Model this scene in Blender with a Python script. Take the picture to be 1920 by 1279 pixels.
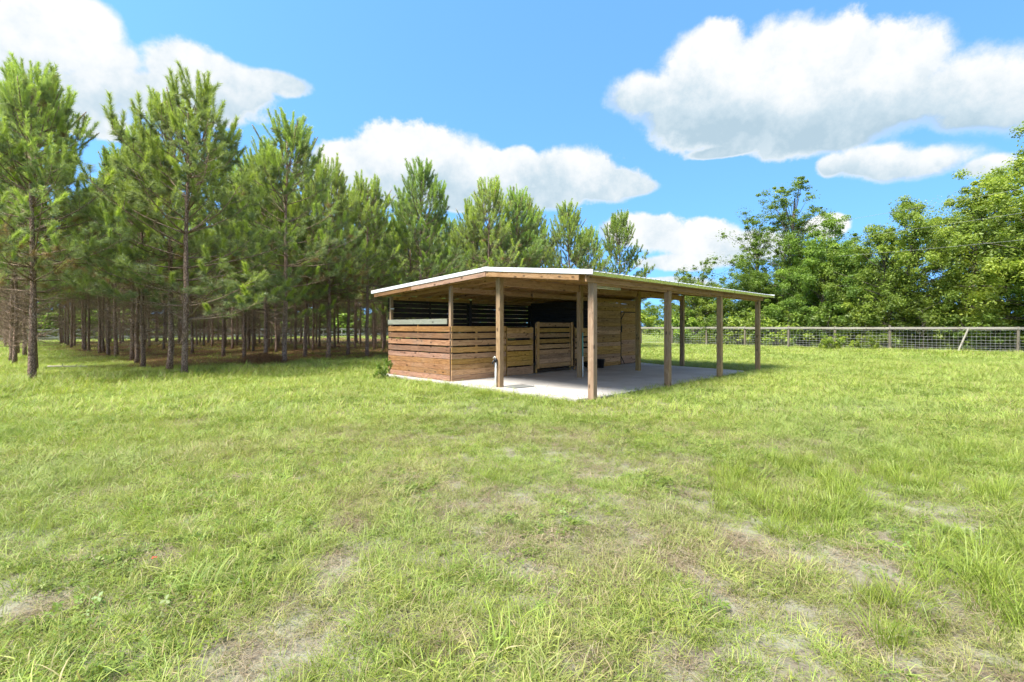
import bpy, bmesh, math, random
import numpy as np
from mathutils import Vector, Matrix, Euler

for o in list(bpy.data.objects):
    bpy.data.objects.remove(o, do_unlink=True)
SC = bpy.context.scene
COL = SC.collection
RNG = np.random.default_rng(7)
random.seed(7)
R = math.radians

# ------------------------------------------------------------------ camera
F_PX, CX, HORIZON, CAM_H = 940.0, 960.0, 613.0, 1.5
cam_d = bpy.data.cameras.new('camera')
cam_d.sensor_width = 36.0
cam_d.lens = 36.0 * F_PX / 1920.0
cam_d.shift_y = -(639.5 - HORIZON) / 1920.0
cam_d.clip_start, cam_d.clip_end = 0.05, 3000
cam = bpy.data.objects.new('camera', cam_d)
COL.objects.link(cam)
cam.location = (0, 0, CAM_H)
cam.rotation_euler = (R(90), 0, 0)
SC.camera = cam

# ------------------------------------------------------------------ exposure
SC.view_settings.view_transform = 'Standard'
SC.view_settings.look = 'None'
SC.view_settings.gamma = 1
SC.view_settings.use_curve_mapping = False
SC.view_settings.exposure = 2.25
SC.cycles.max_bounces = 6
SC.cycles.diffuse_bounces = 3
SC.cycles.glossy_bounces = 2
SC.cycles.transmission_bounces = 3
SC.cycles.use_adaptive_sampling = True
SC.cycles.adaptive_threshold = 0.025

# ------------------------------------------------------------------ sun
SUN_EL = R(57)
SUN_AZ = math.atan2(-0.62, -0.55)          # compass angle from +Y, towards +X
sd = Vector((math.sin(SUN_AZ) * math.cos(SUN_EL), math.cos(SUN_AZ) * math.cos(SUN_EL), math.sin(SUN_EL)))
sun_d = bpy.data.lights.new('sun', 'SUN')
sun_d.energy = 2.5
sun_d.angle = R(20)
sun_d.color = (1.0, 0.955, 0.88)
sun = bpy.data.objects.new('sun', sun_d)
COL.objects.link(sun)
sun.rotation_euler = (-sd).to_track_quat('-Z', 'Y').to_euler()
sun.location = (0, 0, 60)

# ------------------------------------------------------------------ sky with cumulus clouds
world = bpy.data.worlds.new('World')
SC.world = world
world.use_nodes = True
WN = world.node_tree
WN.nodes.clear()


class NT:
    """small helper to write node trees as expressions"""
    def __init__(s, tree):
        s.t = tree

    def n(s, typ, **kw):
        nd = s.t.nodes.new(typ)
        for k, v in kw.items():
            setattr(nd, k, v)
        return nd

    def put(s, sock, v):
        if isinstance(v, bpy.types.NodeSocket):
            s.t.links.new(v, sock)
        elif v is not None:
            sock.default_value = v

    def math(s, op, a, b=None, c=None, clamp=False):
        nd = s.n('ShaderNodeMath', operation=op, use_clamp=clamp)
        s.put(nd.inputs[0], a); s.put(nd.inputs[1], b); s.put(nd.inputs[2], c)
        return nd.outputs[0]

    def vec(s, op, a, b=None, scale=None):
        nd = s.n('ShaderNodeVectorMath', operation=op)
        s.put(nd.inputs[0], a); s.put(nd.inputs[1], b)
        if scale is not None:
            s.put(nd.inputs['Scale'], scale)
        return nd.outputs['Value'] if op in ('DOT_PRODUCT', 'LENGTH', 'DISTANCE') else nd.outputs[0]

    def ramp(s, v, a, b, c=0.0, d=1.0, smooth=True):
        nd = s.n('ShaderNodeMapRange', interpolation_type='SMOOTHSTEP' if smooth else 'LINEAR')
        s.put(nd.inputs[0], v); s.put(nd.inputs[1], a); s.put(nd.inputs[2], b); s.put(nd.inputs[3], c); s.put(nd.inputs[4], d)
        return nd.outputs[0]

    def mix(s, f, a, b, blend='MIX'):
        nd = s.n('ShaderNodeMix', data_type='RGBA', blend_type=blend)
        s.put(nd.inputs[0], f)
        for sock, v in ((nd.inputs[6], a), (nd.inputs[7], b)):
            if isinstance(v, (tuple, list)) and len(v) == 3:
                v = (*v, 1)
            s.put(sock, v)
        return nd.outputs[2]

    def noise(s, vec, scale, detail=4, rough=0.55, lac=2.0, dist=0.0):
        nd = s.n('ShaderNodeTexNoise')
        s.put(nd.inputs['Vector'], vec)
        nd.inputs['Scale'].default_value = scale
        nd.inputs['Detail'].default_value = detail
        nd.inputs['Roughness'].default_value = rough
        nd.inputs['Lacunarity'].default_value = lac
        nd.inputs['Distortion'].default_value = dist
        return nd.outputs[0]

    def colramp(s, f, stops):
        nd = s.n('ShaderNodeValToRGB')
        e = nd.color_ramp.elements
        while len(e) < len(stops):
            e.new(0.5)
        for k, (p, c) in enumerate(stops):
            e[k].position = p
            e[k].color = (*c, 1)
        s.put(nd.inputs[0], f)
        return nd.outputs[0]


def px_dir(x, y):
    """azimuth, elevation of a direction in the photograph"""
    tx, tz = (x - CX) / F_PX, (HORIZON - y) / F_PX
    return math.atan2(tx, 1.0), math.atan2(tz, math.hypot(tx, 1.0))


SKY_K = 0.085
SKY_TINT = (SKY_K * 0.63, SKY_K * 0.95, SKY_K * 1.12)
# cumulus lobes: (x, y, rx, ry) of each lobe as seen in the photograph
LOBES = [
    # left bank
    (20, 60, 190, 130), (110, 60, 130, 95), (175, 50, 70, 60), (60, 160, 230, 70), (215, 110, 60, 45),
    (340, 130, 80, 62), (400, 145, 90, 48), (300, 180, 200, 50), (440, 165, 80, 42), (520, 155, 75, 26), (140, 225, 150, 30),
    # centre bank
    (770, 300, 120, 78), (700, 320, 130, 62), (840, 300, 90, 55), (640, 330, 90, 48), (900, 330, 170, 52),
    (975, 295, 36, 26), (1060, 325, 110, 50), (1130, 345, 90, 36), (850, 370, 260, 30), (1010, 370, 80, 26), (1180, 352, 60, 18),
    # right bank
    (1330, 120, 100, 82), (1460, 102, 110, 80), (1540, 106, 120, 84), (1630, 120, 130, 90), (1710, 120, 90, 78),
    (1800, 165, 150, 78), (1910, 182, 160, 78), (1200, 180, 78, 46), (1300, 190, 140, 75), (1470, 200, 230, 82),
    (1650, 200, 220, 70), (1390, 240, 190, 48), (1560, 250, 170, 44), (1350, 285, 70, 14), (1850, 210, 150, 38),
    # small ones under it
    (1640, 300, 110, 36), (1720, 305, 150, 34), (1560, 310, 34, 26), (1850, 310, 70, 24),
    # low near the horizon
    (1310, 450, 90, 40), (1230, 435, 60, 40), (1380, 465, 130, 36), (1300, 490, 120, 18), (1550, 425, 44, 24), (1250, 535, 100, 16),
    (1180, 430, 60, 30),
]

def lobe_field(g, P, lobes):
    acc = None
    for (x, y, rx, ry) in lobes:
        az, el = px_dir(x, y)
        ax, _ = px_dir(x + rx, y)
        _, ey = px_dir(x, y - ry)
        d = g.vec('MULTIPLY', g.vec('SUBTRACT', P, (az, el, 0)), (1 / abs(ax - az), 1 / abs(ey - el), 0))
        q = g.vec('LENGTH', d)
        acc = q if acc is None else g.math('SMOOTH_MIN', acc, q, 0.25)
    return g.math('SUBTRACT', 1.0, acc)


w = NT(WN)
tc = w.n('ShaderNodeTexCoord')
D = w.vec('NORMALIZE', tc.outputs['Generated'])
sx = w.n('ShaderNodeSeparateXYZ'); w.put(sx.inputs[0], D)
az = w.math('ARCTAN2', sx.outputs[0], sx.outputs[1])
el = w.math('ARCSINE', sx.outputs[2])
cb = w.n('ShaderNodeCombineXYZ'); w.put(cb.inputs[0], az); w.put(cb.inputs[1], el)
P = cb.outputs[0]
sky = w.n('ShaderNodeTexSky', sky_type='NISHITA')
sky.sun_disc = False
sky.sun_elevation = SUN_EL
sky.sun_rotation = SUN_AZ % (2 * math.pi)
sky.altitude = 20
sky.air_density, sky.dust_density, sky.ozone_density = 1.0, 0.3, 2.0
w.put(sky.inputs[0], w.vec('NORMALIZE', w.vec('ADD', D, (0, 0, 0.32))))
skyc = w.vec('MULTIPLY', sky.outputs[0], SKY_TINT)


ROW = w.math('DIVIDE', sx.outputs[2], w.math('MAXIMUM', sx.outputs[1], 0.05))     # height above the horizon over distance


def cloud_shader(lobes, shade, under=None):
    """background shader for one stretch of sky; lobes None: unseen cumulus, cover raised to add neutral fill light.
    shade: how bright the bank is at each height (row of the photograph, brightness)"""
    def field(p, dv, detail):
        if lobes is not None:
            s_ = lobe_field(w, p, lobes)
        else:
            s_ = w.math('MULTIPLY', w.math('SUBTRACT', w.noise(dv, 2.6, 1, 0.5), 0.47), 6.0)
        return s_
    nz0 = w.noise(D, 13.0, 7, 0.62, 2.1)
    nz1 = w.noise(w.vec('ADD', D, (-0.010, 0.0, 0.024)), 13.0, 3, 0.58, 2.1)
    S0 = field(P, D, 7)
    F0 = w.math('ADD', S0, w.math('MULTIPLY', w.math('SUBTRACT', nz0, 0.5), 1.05))
    soft = w.ramp(w.noise(D, 5.0, 2, 0.5), 0.40, 0.68, 0.13, 0.42)
    alpha = w.ramp(F0, -0.09, soft)
    alpha = w.math('MULTIPLY', alpha, w.ramp(sx.outputs[2], 0.0, 0.06))
    det = w.ramp(w.math('SUBTRACT', nz0, nz1), -0.16, 0.16, -0.30, 0.30, False)
    if shade:
        lo, hi = shade[-1][0], shade[0][0]
        q = w.math('ADD', ROW, w.math('MULTIPLY', w.math('SUBTRACT', nz1, 0.5), 0.16))
        q = w.ramp(q, (HORIZON - lo) / F_PX, (HORIZON - hi) / F_PX, 0, 1, False)
        big = w.colramp(q, [((lo - y) / (lo - hi), (v, v, v)) for y, v in reversed(shade)])
        if under:      # a smaller bank below the main one, with its own shading
            big = w.mix(w.ramp(lobe_field(w, P, under), -0.1, 0.25), big, w.ramp(ROW, (HORIZON - 335) / F_PX, (HORIZON - 282) / F_PX, 0.25, 0.95))
    else:
        big = 0.75
    lit = w.math('ADD', w.math('ADD', big, det), w.math('MULTIPLY', w.math('SUBTRACT', nz1, 0.52), 0.8))
    lit = w.math('MAXIMUM', lit, w.ramp(F0, 0.05, 0.35, 0.62, 0.0))
    cc = w.colramp(lit, [(0.0, (0.106, 0.140, 0.164)), (0.35, (0.140, 0.168, 0.187)), (0.7, (0.190, 0.202, 0.210)), (1.0, (0.220, 0.221, 0.222))])
    b_ = w.n('ShaderNodeBackground')
    w.put(b_.inputs[0], w.vec('SCALE', w.mix(alpha, skyc, cc), None, 10.0))
    b_.inputs[1].default_value = 0.1
    return b_.outputs[0]


def pick(mask, sh0, sh1):
    nd = w.n('ShaderNodeMixShader')
    w.put(nd.inputs[0], mask); w.put(nd.inputs[1], sh0); w.put(nd.inputs[2], sh1)
    return nd.outputs[0]


def near(x0, x1, y0, y1):
    return [L for L in LOBES if L[0] + L[2] * 1.25 > x0 and L[0] - L[2] * 1.25 < x1 and L[1] + L[3] * 1.25 > y0 and L[1] - L[3] * 1.25 < y1]


A_L, A_R, A_R2 = px_dir(600, HORIZON)[0], px_dir(1135, HORIZON)[0], px_dir(1262, HORIZON)[0]
R_UP, R_LO = (HORIZON - 300) / F_PX, (HORIZON - 390) / F_PX
left = cloud_shader(near(-900, 600, -900, 900), [(30, 1.0), (110, 0.8), (185, 0.42), (260, 0.5)])
centre = cloud_shader(near(600, 1135, -900, 900) + [L for L in near(1135, 1262, 300, 390) if L not in near(600, 1135, -900, 900)], [(240, 1.0), (300, 0.85), (355, 0.4), (385, 0.2)])
r_up = cloud_shader(near(1135, 2900, -900, 390), [(50, 1.0), (140, 0.88), (200, 0.42), (255, 0.02), (300, 0.1)], [(1640, 300, 110, 36), (1720, 305, 150, 34), (1560, 310, 34, 26), (1850, 310, 70, 24)])
r_lo = cloud_shader(near(1135, 2900, 390, 900), [(410, 1.0), (450, 0.85), (490, 0.6), (520, 0.6)])
right = pick(w.math('GREATER_THAN', ROW, R_LO), r_lo, r_up)
side = w.math('MAXIMUM', w.math('GREATER_THAN', ROW, R_UP), w.math('LESS_THAN', ROW, R_LO))
is_r = w.math('MAXIMUM', w.math('GREATER_THAN', az, A_R2), w.math('MULTIPLY', w.math('GREATER_THAN', az, A_R), side))
cr = pick(is_r, centre, right)
framed = pick(w.math('GREATER_THAN', az, A_L), left, cr)
rest = cloud_shader(None, None)  # sky out of view, clouded more heavily to serve as white fill
inside = w.math('MULTIPLY', w.math('LESS_THAN', w.math('ABSOLUTE', az), 0.92), w.math('LESS_THAN', el, 0.66))
wo = w.n('ShaderNodeOutputWorld')
WN.links.new(pick(inside, rest, framed), wo.inputs[0])
world.cycles.sampling_method = 'NONE'

# ------------------------------------------------------------------ frames of reference
P0 = Vector((1.654, 10.3, 0.0))           # near corner post of the shed
UX, UY = 0.6995, 0.7147                   # along the eave, away from the camera
ANG = math.atan2(UY, UX)
M_SHED = Matrix.Translation(P0) @ Matrix.Rotation(ANG, 4, 'Z')


def W(a, b, z=0.0):
    return M_SHED @ Vector((a, b, z))


def ground_px(x, y):
    dep = CAM_H * F_PX / (y - HORIZON)
    return (x - CX) / F_PX * dep, dep


# ------------------------------------------------------------------ numpy value noise
def _h(ix, iy, seed):
    n = (ix.astype(np.int64) * 374761393 + iy.astype(np.int64) * 668265263 + seed * 1442695041) & 0xFFFFFFFF
    n = ((n ^ (n >> 13)) * 1274126177) & 0xFFFFFFFF
    return ((n ^ (n >> 16)) & 0xFFFF) / 65535.0


def vnoise(x, y, scale, seed=0):
    x, y = np.asarray(x, float) / scale, np.asarray(y, float) / scale
    ix, iy = np.floor(x), np.floor(y)
    fx, fy = x - ix, y - iy
    fx, fy = fx * fx * (3 - 2 * fx), fy * fy * (3 - 2 * fy)
    a = _h(ix, iy, seed); b = _h(ix + 1, iy, seed); c = _h(ix, iy + 1, seed); d = _h(ix + 1, iy + 1, seed)
    return (a * (1 - fx) + b * fx) * (1 - fy) + (c * (1 - fx) + d * fx) * fy


def fbm(x, y, scale, seed=0, oct=3):
    v, amp, tot = 0, 1.0, 0
    for k in range(oct):
        v = v + amp * vnoise(x, y, scale / 2 ** k, seed + 17 * k); tot += amp; amp *= 0.5
    return v / tot


def gz(x, y):
    """height of the ground"""
    x = np.asarray(x, float); y = np.asarray(y, float)
    near = np.exp(-((x / 40) ** 2 + (y / 60) ** 2))
    h = (fbm(x, y, 3.2, 3) - 0.5) * 0.09 + (fbm(x, y, 0.7, 9) - 0.5) * 0.045
    # level under the slab
    a = (x - P0.x) * UX + (y - P0.y) * UY
    b = -(x - P0.x) * UY + (y - P0.y) * UX
    dd = np.maximum(np.maximum(-0.6 - a, a - 10.2), np.maximum(-0.6 - b, b - 8.2))
    k = np.clip(dd / 1.5, 0, 1)
    return h * near * k - 0.012


# ------------------------------------------------------------------ object helpers
def tag(o, label=None, cat=None, group=None, kind=None):
    if label: o['label'] = label
    if cat: o['category'] = cat
    if group: o['group'] = group
    if kind: o['kind'] = kind
    return o


def link(name, data, parent=None, M=None):
    o = bpy.data.objects.new(name, data)
    COL.objects.link(o)
    if M is not None:
        LM[o] = M.copy()
    else:
        LM[o] = Matrix.Identity(4)
    if parent is not None:
        o.parent = parent
        PM = LM[parent] if parent.parent is not None else Matrix.Identity(4)
        o.matrix_basis = PM.inverted() @ LM[o]
    elif M is not None:
        o.matrix_basis = M
    return o


LM = {}          # matrix of every part in the frame of its thing


def empty(name, M):
    o = link(name, None, None, M)
    o.empty_display_size = 0.3
    return o


def np_mesh(name, verts, faces, mat, attrs=None, smooth=False):
    """faces: list of arrays (n,3) or (n,4)"""
    me = bpy.data.meshes.new(name)
    verts = np.asarray(verts, np.float32)
    if not isinstance(faces, (list, tuple)):
        faces = [faces]
    faces = [np.asarray(f, np.int32) for f in faces if len(f)]
    me.vertices.add(len(verts))
    me.vertices.foreach_set('co', verts.ravel())
    nl = sum(f.size for f in faces); nf = sum(len(f) for f in faces)
    me.loops.add(nl); me.polygons.add(nf)
    me.loops.foreach_set('vertex_index', np.concatenate([f.ravel() for f in faces]))
    tot = np.concatenate([np.full(len(f), f.shape[1], np.int32) for f in faces])
    start = np.concatenate([[0], np.cumsum(tot)[:-1]]).astype(np.int32)
    me.polygons.foreach_set('loop_start', start)
    if smooth:
        me.polygons.foreach_set('use_smooth', np.ones(nf, bool))
    if attrs:
        for k, v in attrs.items():
            at = me.attributes.new(k, 'FLOAT', 'POINT')
            at.data.foreach_set('value', np.asarray(v, np.float32))
    me.update(calc_edges=True)
    me.validate()
    if mat:
        me.materials.append(mat)
    return me


_BOX = {}


def box_mesh(L, wd, h, mat, bev=0.004):
    key = (round(L, 3), round(wd, 3), round(h, 3), mat.name)
    if key in _BOX:
        return _BOX[key]
    bm = bmesh.new()
    bmesh.ops.create_cube(bm, size=1.0)
    bmesh.ops.scale(bm, vec=(L, wd, h), verts=bm.verts)
    if bev:
        bmesh.ops.bevel(bm, geom=bm.edges[:], offset=min(bev, wd * 0.3, h * 0.3), segments=1, affect='EDGES')
    me = bpy.data.meshes.new('board')
    bm.to_mesh(me); bm.free()
    me.materials.append(mat)
    _BOX[key] = me
    return me


def beam_matrix(p0, p1, upv=(0, 0, 1)):
    p0, p1 = Vector(p0), Vector(p1)
    x = (p1 - p0).normalized()
    z = Vector(upv)
    if abs(x.dot(z)) > 0.98:
        z = Vector((1, 0, 0))
    y = z.cross(x).normalized()
    z = x.cross(y)
    m = Matrix((x, y, z)).transposed().to_4x4()
    m.translation = (p0 + p1) / 2
    return m


def beam(name, parent, p0, p1, wd, h, mat, bev=0.004, upv=(0, 0, 1)):
    """a beam from p0 to p1 in the thing's frame: wd across, h along upv"""
    L = (Vector(p1) - Vector(p0)).length
    return link(name, box_mesh(L, wd, h, mat, bev), parent, beam_matrix(p0, p1, upv))


class MB:
    """joins tubes and boxes into one mesh"""
    def __init__(s):
        s.v, s.q, s.t, s.n, s.at = [], [], [], 0, []

    def add(s, v, q=None, t=None, val=0.0):
        v = np.asarray(v, float)
        s.v.append(v)
        if q is not None and len(q): s.q.append(np.asarray(q) + s.n)
        if t is not None and len(t): s.t.append(np.asarray(t) + s.n)
        s.at.append(np.full(len(v), val))
        s.n += len(v)

    def tube(s, pts, rad, sides=6, cap=True, val=0.0, bump=0.0):
        pts = np.asarray(pts, float); n = len(pts)
        rad = np.broadcast_to(np.asarray(rad, float), (n,))
        tan = np.gradient(pts, axis=0)
        tan /= np.linalg.norm(tan, axis=1)[:, None] + 1e-9
        ref = np.array([0.0, 0, 1.0]) if abs(tan[0, 2]) < 0.9 else np.array([1.0, 0, 0])
        e1 = np.cross(tan, ref); e1 /= np.linalg.norm(e1, axis=1)[:, None] + 1e-9
        e2 = np.cross(tan, e1)
        th = np.linspace(0, 2 * np.pi, sides, endpoint=False)
        rr = rad[:, None] * np.ones(sides)
        if bump:
            rr = rr * (1 + (RNG.random((n, sides)) - 0.5) * bump)
        v = pts[:, None] + (e1[:, None] * np.cos(th)[None, :, None] + e2[:, None] * np.sin(th)[None, :, None]) * rr[..., None]
        v = v.reshape(-1, 3)
        i = np.arange(n - 1)[:, None] * sides; j = np.arange(sides)[None]
        jn = (j + 1) % sides
        q = np.stack([i + j, i + jn, i + sides + jn, i + sides + j], -1).reshape(-1, 4)
        t = []
        if cap:
            t = [[0, k + 1, k] for k in range(1, sides - 1)] + [[(n - 1) * sides, (n - 1) * sides + k, (n - 1) * sides + k + 1] for k in range(1, sides - 1)]
        s.add(v, q, t, val)

    def box(s, c, size, rz=0.0):
        dx, dy, dz = [k / 2 for k in size]
        v = np.array([[x, y, z] for x in (-dx, dx) for y in (-dy, dy) for z in (-dz, dz)])
        ca, sa = math.cos(rz), math.sin(rz)
        v = np.stack([v[:, 0] * ca - v[:, 1] * sa, v[:, 0] * sa + v[:, 1] * ca, v[:, 2]], 1) + np.array(c)
        s.add(v, [[0, 1, 3, 2], [4, 6, 7, 5], [0, 4, 5, 1], [2, 3, 7, 6], [0, 2, 6, 4], [1, 5, 7, 3]])

    def mesh(s, name, mat, smooth=False, attr=None):
        fs = []
        if s.q: fs.append(np.concatenate(s.q))
        if s.t: fs.append(np.concatenate(s.t))
        return np_mesh(name, np.concatenate(s.v), fs, mat, {attr: np.concatenate(s.at)} if attr else None, smooth)


# ------------------------------------------------------------------ materials
def new_mat(name):
    m = bpy.data.materials.new(name)
    m.use_nodes = True
    m.node_tree.nodes.clear()
    n = NT(m.node_tree)
    out = n.n('ShaderNodeOutputMaterial')
    bs = n.n('ShaderNodeBsdfPrincipled')
    m.node_tree.links.new(bs.outputs[0], out.inputs[0])
    return m, n, bs, out


def bump(n, bs, h, strength, dist=0.01):
    b = n.n('ShaderNodeBump')
    b.inputs['Strength'].default_value = strength
    b.inputs['Distance'].default_value = dist
    n.put(b.inputs['Height'], h)
    n.put(bs.inputs['Normal'], b.outputs[0])


def wood_mat(name, cols, grey=0.2, rough=0.8, knots=True, vary=0.5):
    """timber: grain along the piece's long axis (its own X)"""
    m, n, bs, out = new_mat(name)
    tcn = n.n('ShaderNodeTexCoord'); oi = n.n('ShaderNodeObjectInfo')
    off = n.n('ShaderNodeCombineXYZ')
    n.put(off.inputs[0], n.math('MULTIPLY', oi.outputs['Random'], 37.0))
    n.put(off.inputs[1], n.math('MULTIPLY', oi.outputs['Random'], 91.0))
    n.put(off.inputs[2], n.math('MULTIPLY', oi.outputs['Random'], 13.0))
    p = n.vec('ADD', tcn.outputs['Object'], off.outputs[0])
    wob = n.noise(p, 2.2, 2, 0.5)
    ps = n.vec('MULTIPLY', p, (1.3, 26.0, 26.0))
    ps = n.vec('ADD', ps, n.vec('SCALE', (1, 1, 1), None, n.math('MULTIPLY', wob, 5.0)))
    grain = n.noise(ps, 1.0, 5, 0.6)
    fine = n.noise(n.vec('MULTIPLY', p, (6.0, 120.0, 120.0)), 1.0, 3, 0.6)
    base = n.colramp(grain, [(0.30, cols[0]), (0.5, cols[1]), (0.70, cols[2])])
    base = n.mix(n.math('MULTIPLY', n.math('SUBTRACT', fine, 0.35), 0.55, clamp=True), base, tuple(c * 0.45 for c in cols[0]))
    if knots:
        vo = n.n('ShaderNodeTexVoronoi')
        n.put(vo.inputs['Vector'], n.vec('MULTIPLY', p, (3.0, 6.5, 6.5)))
        vo.inputs['Scale'].default_value = 1.0
        kf = n.ramp(vo.outputs['Distance'], 0.09, 0.20, 0.9, 0.0)
        base = n.mix(kf, base, tuple(c * 0.35 for c in cols[0]))
    # weathering and tone of each piece
    wz = n.ramp(n.noise(p, 1.7, 4, 0.6), 0.42, 0.72, 0.0, grey)
    base = n.mix(wz, base, (0.19, 0.165, 0.13))
    hs = n.n('ShaderNodeHueSaturation')
    n.put(hs.inputs['Color'], base)
    r2 = n.math('FRACT', n.math('MULTIPLY', oi.outputs['Random'], 7.31))
    n.put(hs.inputs['Value'], n.ramp(oi.outputs['Random'], 0, 1, 1 - vary * 0.5, 1 + vary * 0.5, False))
    n.put(hs.inputs['Saturation'], n.ramp(r2, 0, 1, 0.8, 1.1, False))
    n.put(hs.inputs['Hue'], n.ramp(r2, 0, 1, 0.49, 0.512, False))
    n.put(bs.inputs['Base Color'], hs.outputs[0])
    bs.inputs['Roughness'].default_value = rough
    bs.inputs['Specular IOR Level'].default_value = 0.25
    bump(n, bs, n.math('ADD', grain, n.math('MULTIPLY', fine, 0.5)), 0.35, 0.004)
    return m


M_BOARD = wood_mat('siding_wood', [(0.125, 0.054, 0.021), (0.245, 0.114, 0.046), (0.335, 0.175, 0.078)], 0.25, vary=0.65)
M_FRONT = wood_mat('stall_wood', [(0.230, 0.118, 0.038), (0.416, 0.230, 0.079), (0.532, 0.316, 0.122)], 0.08)
M_POST = wood_mat('post_wood', [(0.200, 0.116, 0.050), (0.300, 0.188, 0.088), (0.375, 0.252, 0.130)], 0.25, vary=0.25)
M_FASCIA = wood_mat('fascia_wood', [(0.175, 0.090, 0.040), (0.300, 0.165, 0.080), (0.370, 0.220, 0.115)], 0.12, vary=0.2)
M_RAFTER = wood_mat('rafter_wood', [(0.231, 0.116, 0.044), (0.374, 0.204, 0.088), (0.462, 0.281, 0.132)], 0.03, vary=0.3)
M_DARK = wood_mat('dark_brown_wood', [(0.022, 0.016, 0.012), (0.038, 0.029, 0.021), (0.055, 0.043, 0.032)], 0.0)  # one very dark brown tone for back wall, partitions and rear posts
M_DOOR = wood_mat('door_wood', [(0.240, 0.115, 0.045), (0.400, 0.215, 0.090), (0.480, 0.290, 0.135)], 0.05, vary=0.3)
M_GREYBOARD = wood_mat('weathered_board', [(0.167, 0.174, 0.136), (0.223, 0.229, 0.186), (0.285, 0.285, 0.236)], 0.5, vary=0.1)
M_FENCEWOOD = wood_mat('fence_wood', [(0.093, 0.077, 0.056), (0.149, 0.127, 0.096), (0.211, 0.186, 0.149)], 0.5, vary=0.3)
M_RAILWOOD = wood_mat('rail_wood', [(0.198, 0.180, 0.143), (0.273, 0.254, 0.211), (0.322, 0.304, 0.260)], 0.5, vary=0.2)


def plain(name, col, rough=0.5, metal=0.0, noise_amt=0.15, scale=6.0):
    m, n, bs, out = new_mat(name)
    tcn = n.n('ShaderNodeTexCoord')
    f = n.noise(tcn.outputs['Object'], scale, 5, 0.6)
    n.put(bs.inputs['Base Color'], n.mix(n.ramp(f, 0.35, 0.7), tuple(c * (1 - noise_amt) for c in col), tuple(min(1, c * (1 + noise_amt)) for c in col)))
    n.put(bs.inputs['Roughness'], n.ramp(f, 0.3, 0.7, rough * 0.8, min(1, rough * 1.2), False))
    bs.inputs['Metallic'].default_value = metal
    return m


M_WHITE = plain('white_painted_metal', (0.60, 0.61, 0.62), 0.4, 0.0, 0.08)
M_GALV = plain('galvalume_metal', (0.62, 0.64, 0.62), 0.22, 1.0, 0.08)
M_ROOF = plain('roof_sheet_metal', (0.72, 0.73, 0.74), 0.38, 0.35, 0.06)
M_BLACK = plain('black_plastic', (0.012, 0.012, 0.014), 0.45, 0.0, 0.2)
M_IRON = plain('black_iron', (0.016, 0.015, 0.014), 0.55, 0.6, 0.3)
M_PVC = plain('white_pvc', (0.74, 0.74, 0.70), 0.4, 0.0, 0.06)
M_TURQ = plain('turquoise_plastic', (0.12, 0.34, 0.30), 0.45, 0.0, 0.1)
M_WIRE = plain('galvanised_wire', (0.46, 0.46, 0.44), 0.5, 0.2, 0.1)
M_CABLE = plain('cable_sheath', (0.30, 0.30, 0.29), 0.5, 0.0, 0.1)
M_TUBE = plain('lamp_tube_glass', (0.8, 0.8, 0.78), 0.25, 0.0, 0.02)
M_RED = plain('red_petal', (0.55, 0.03, 0.03), 0.5, 0.0, 0.2)
M_DEADSTICK = wood_mat('dead_stick', [(0.26, 0.23, 0.18), (0.36, 0.32, 0.26), (0.46, 0.42, 0.35)], 0.6, knots=False)


def concrete_mat():
    m, n, bs, out = new_mat('slab_concrete')
    tcn = n.n('ShaderNodeTexCoord')
    p = tcn.outputs['Object']
    big = n.noise(p, 0.9, 5, 0.6); fine = n.noise(p, 30, 4, 0.65)
    c = n.colramp(big, [(0.3, (0.331, 0.305, 0.278)), (0.5, (0.414, 0.392, 0.364)), (0.72, (0.480, 0.463, 0.439))])
    c = n.mix(n.ramp(fine, 0.45, 0.8, 0, 0.3), c, (0.270, 0.242, 0.207))
    st = n.ramp(n.noise(p, 2.6, 6, 0.7, 2.0, 1.2), 0.56, 0.74, 0, 0.6)
    c = n.mix(st, c, (0.233, 0.203, 0.152))
    n.put(bs.inputs['Base Color'], c)
    bs.inputs['Roughness'].default_value = 0.85
    bump(n, bs, fine, 0.25, 0.004)
    return m


M_CONC = concrete_mat()


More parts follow.
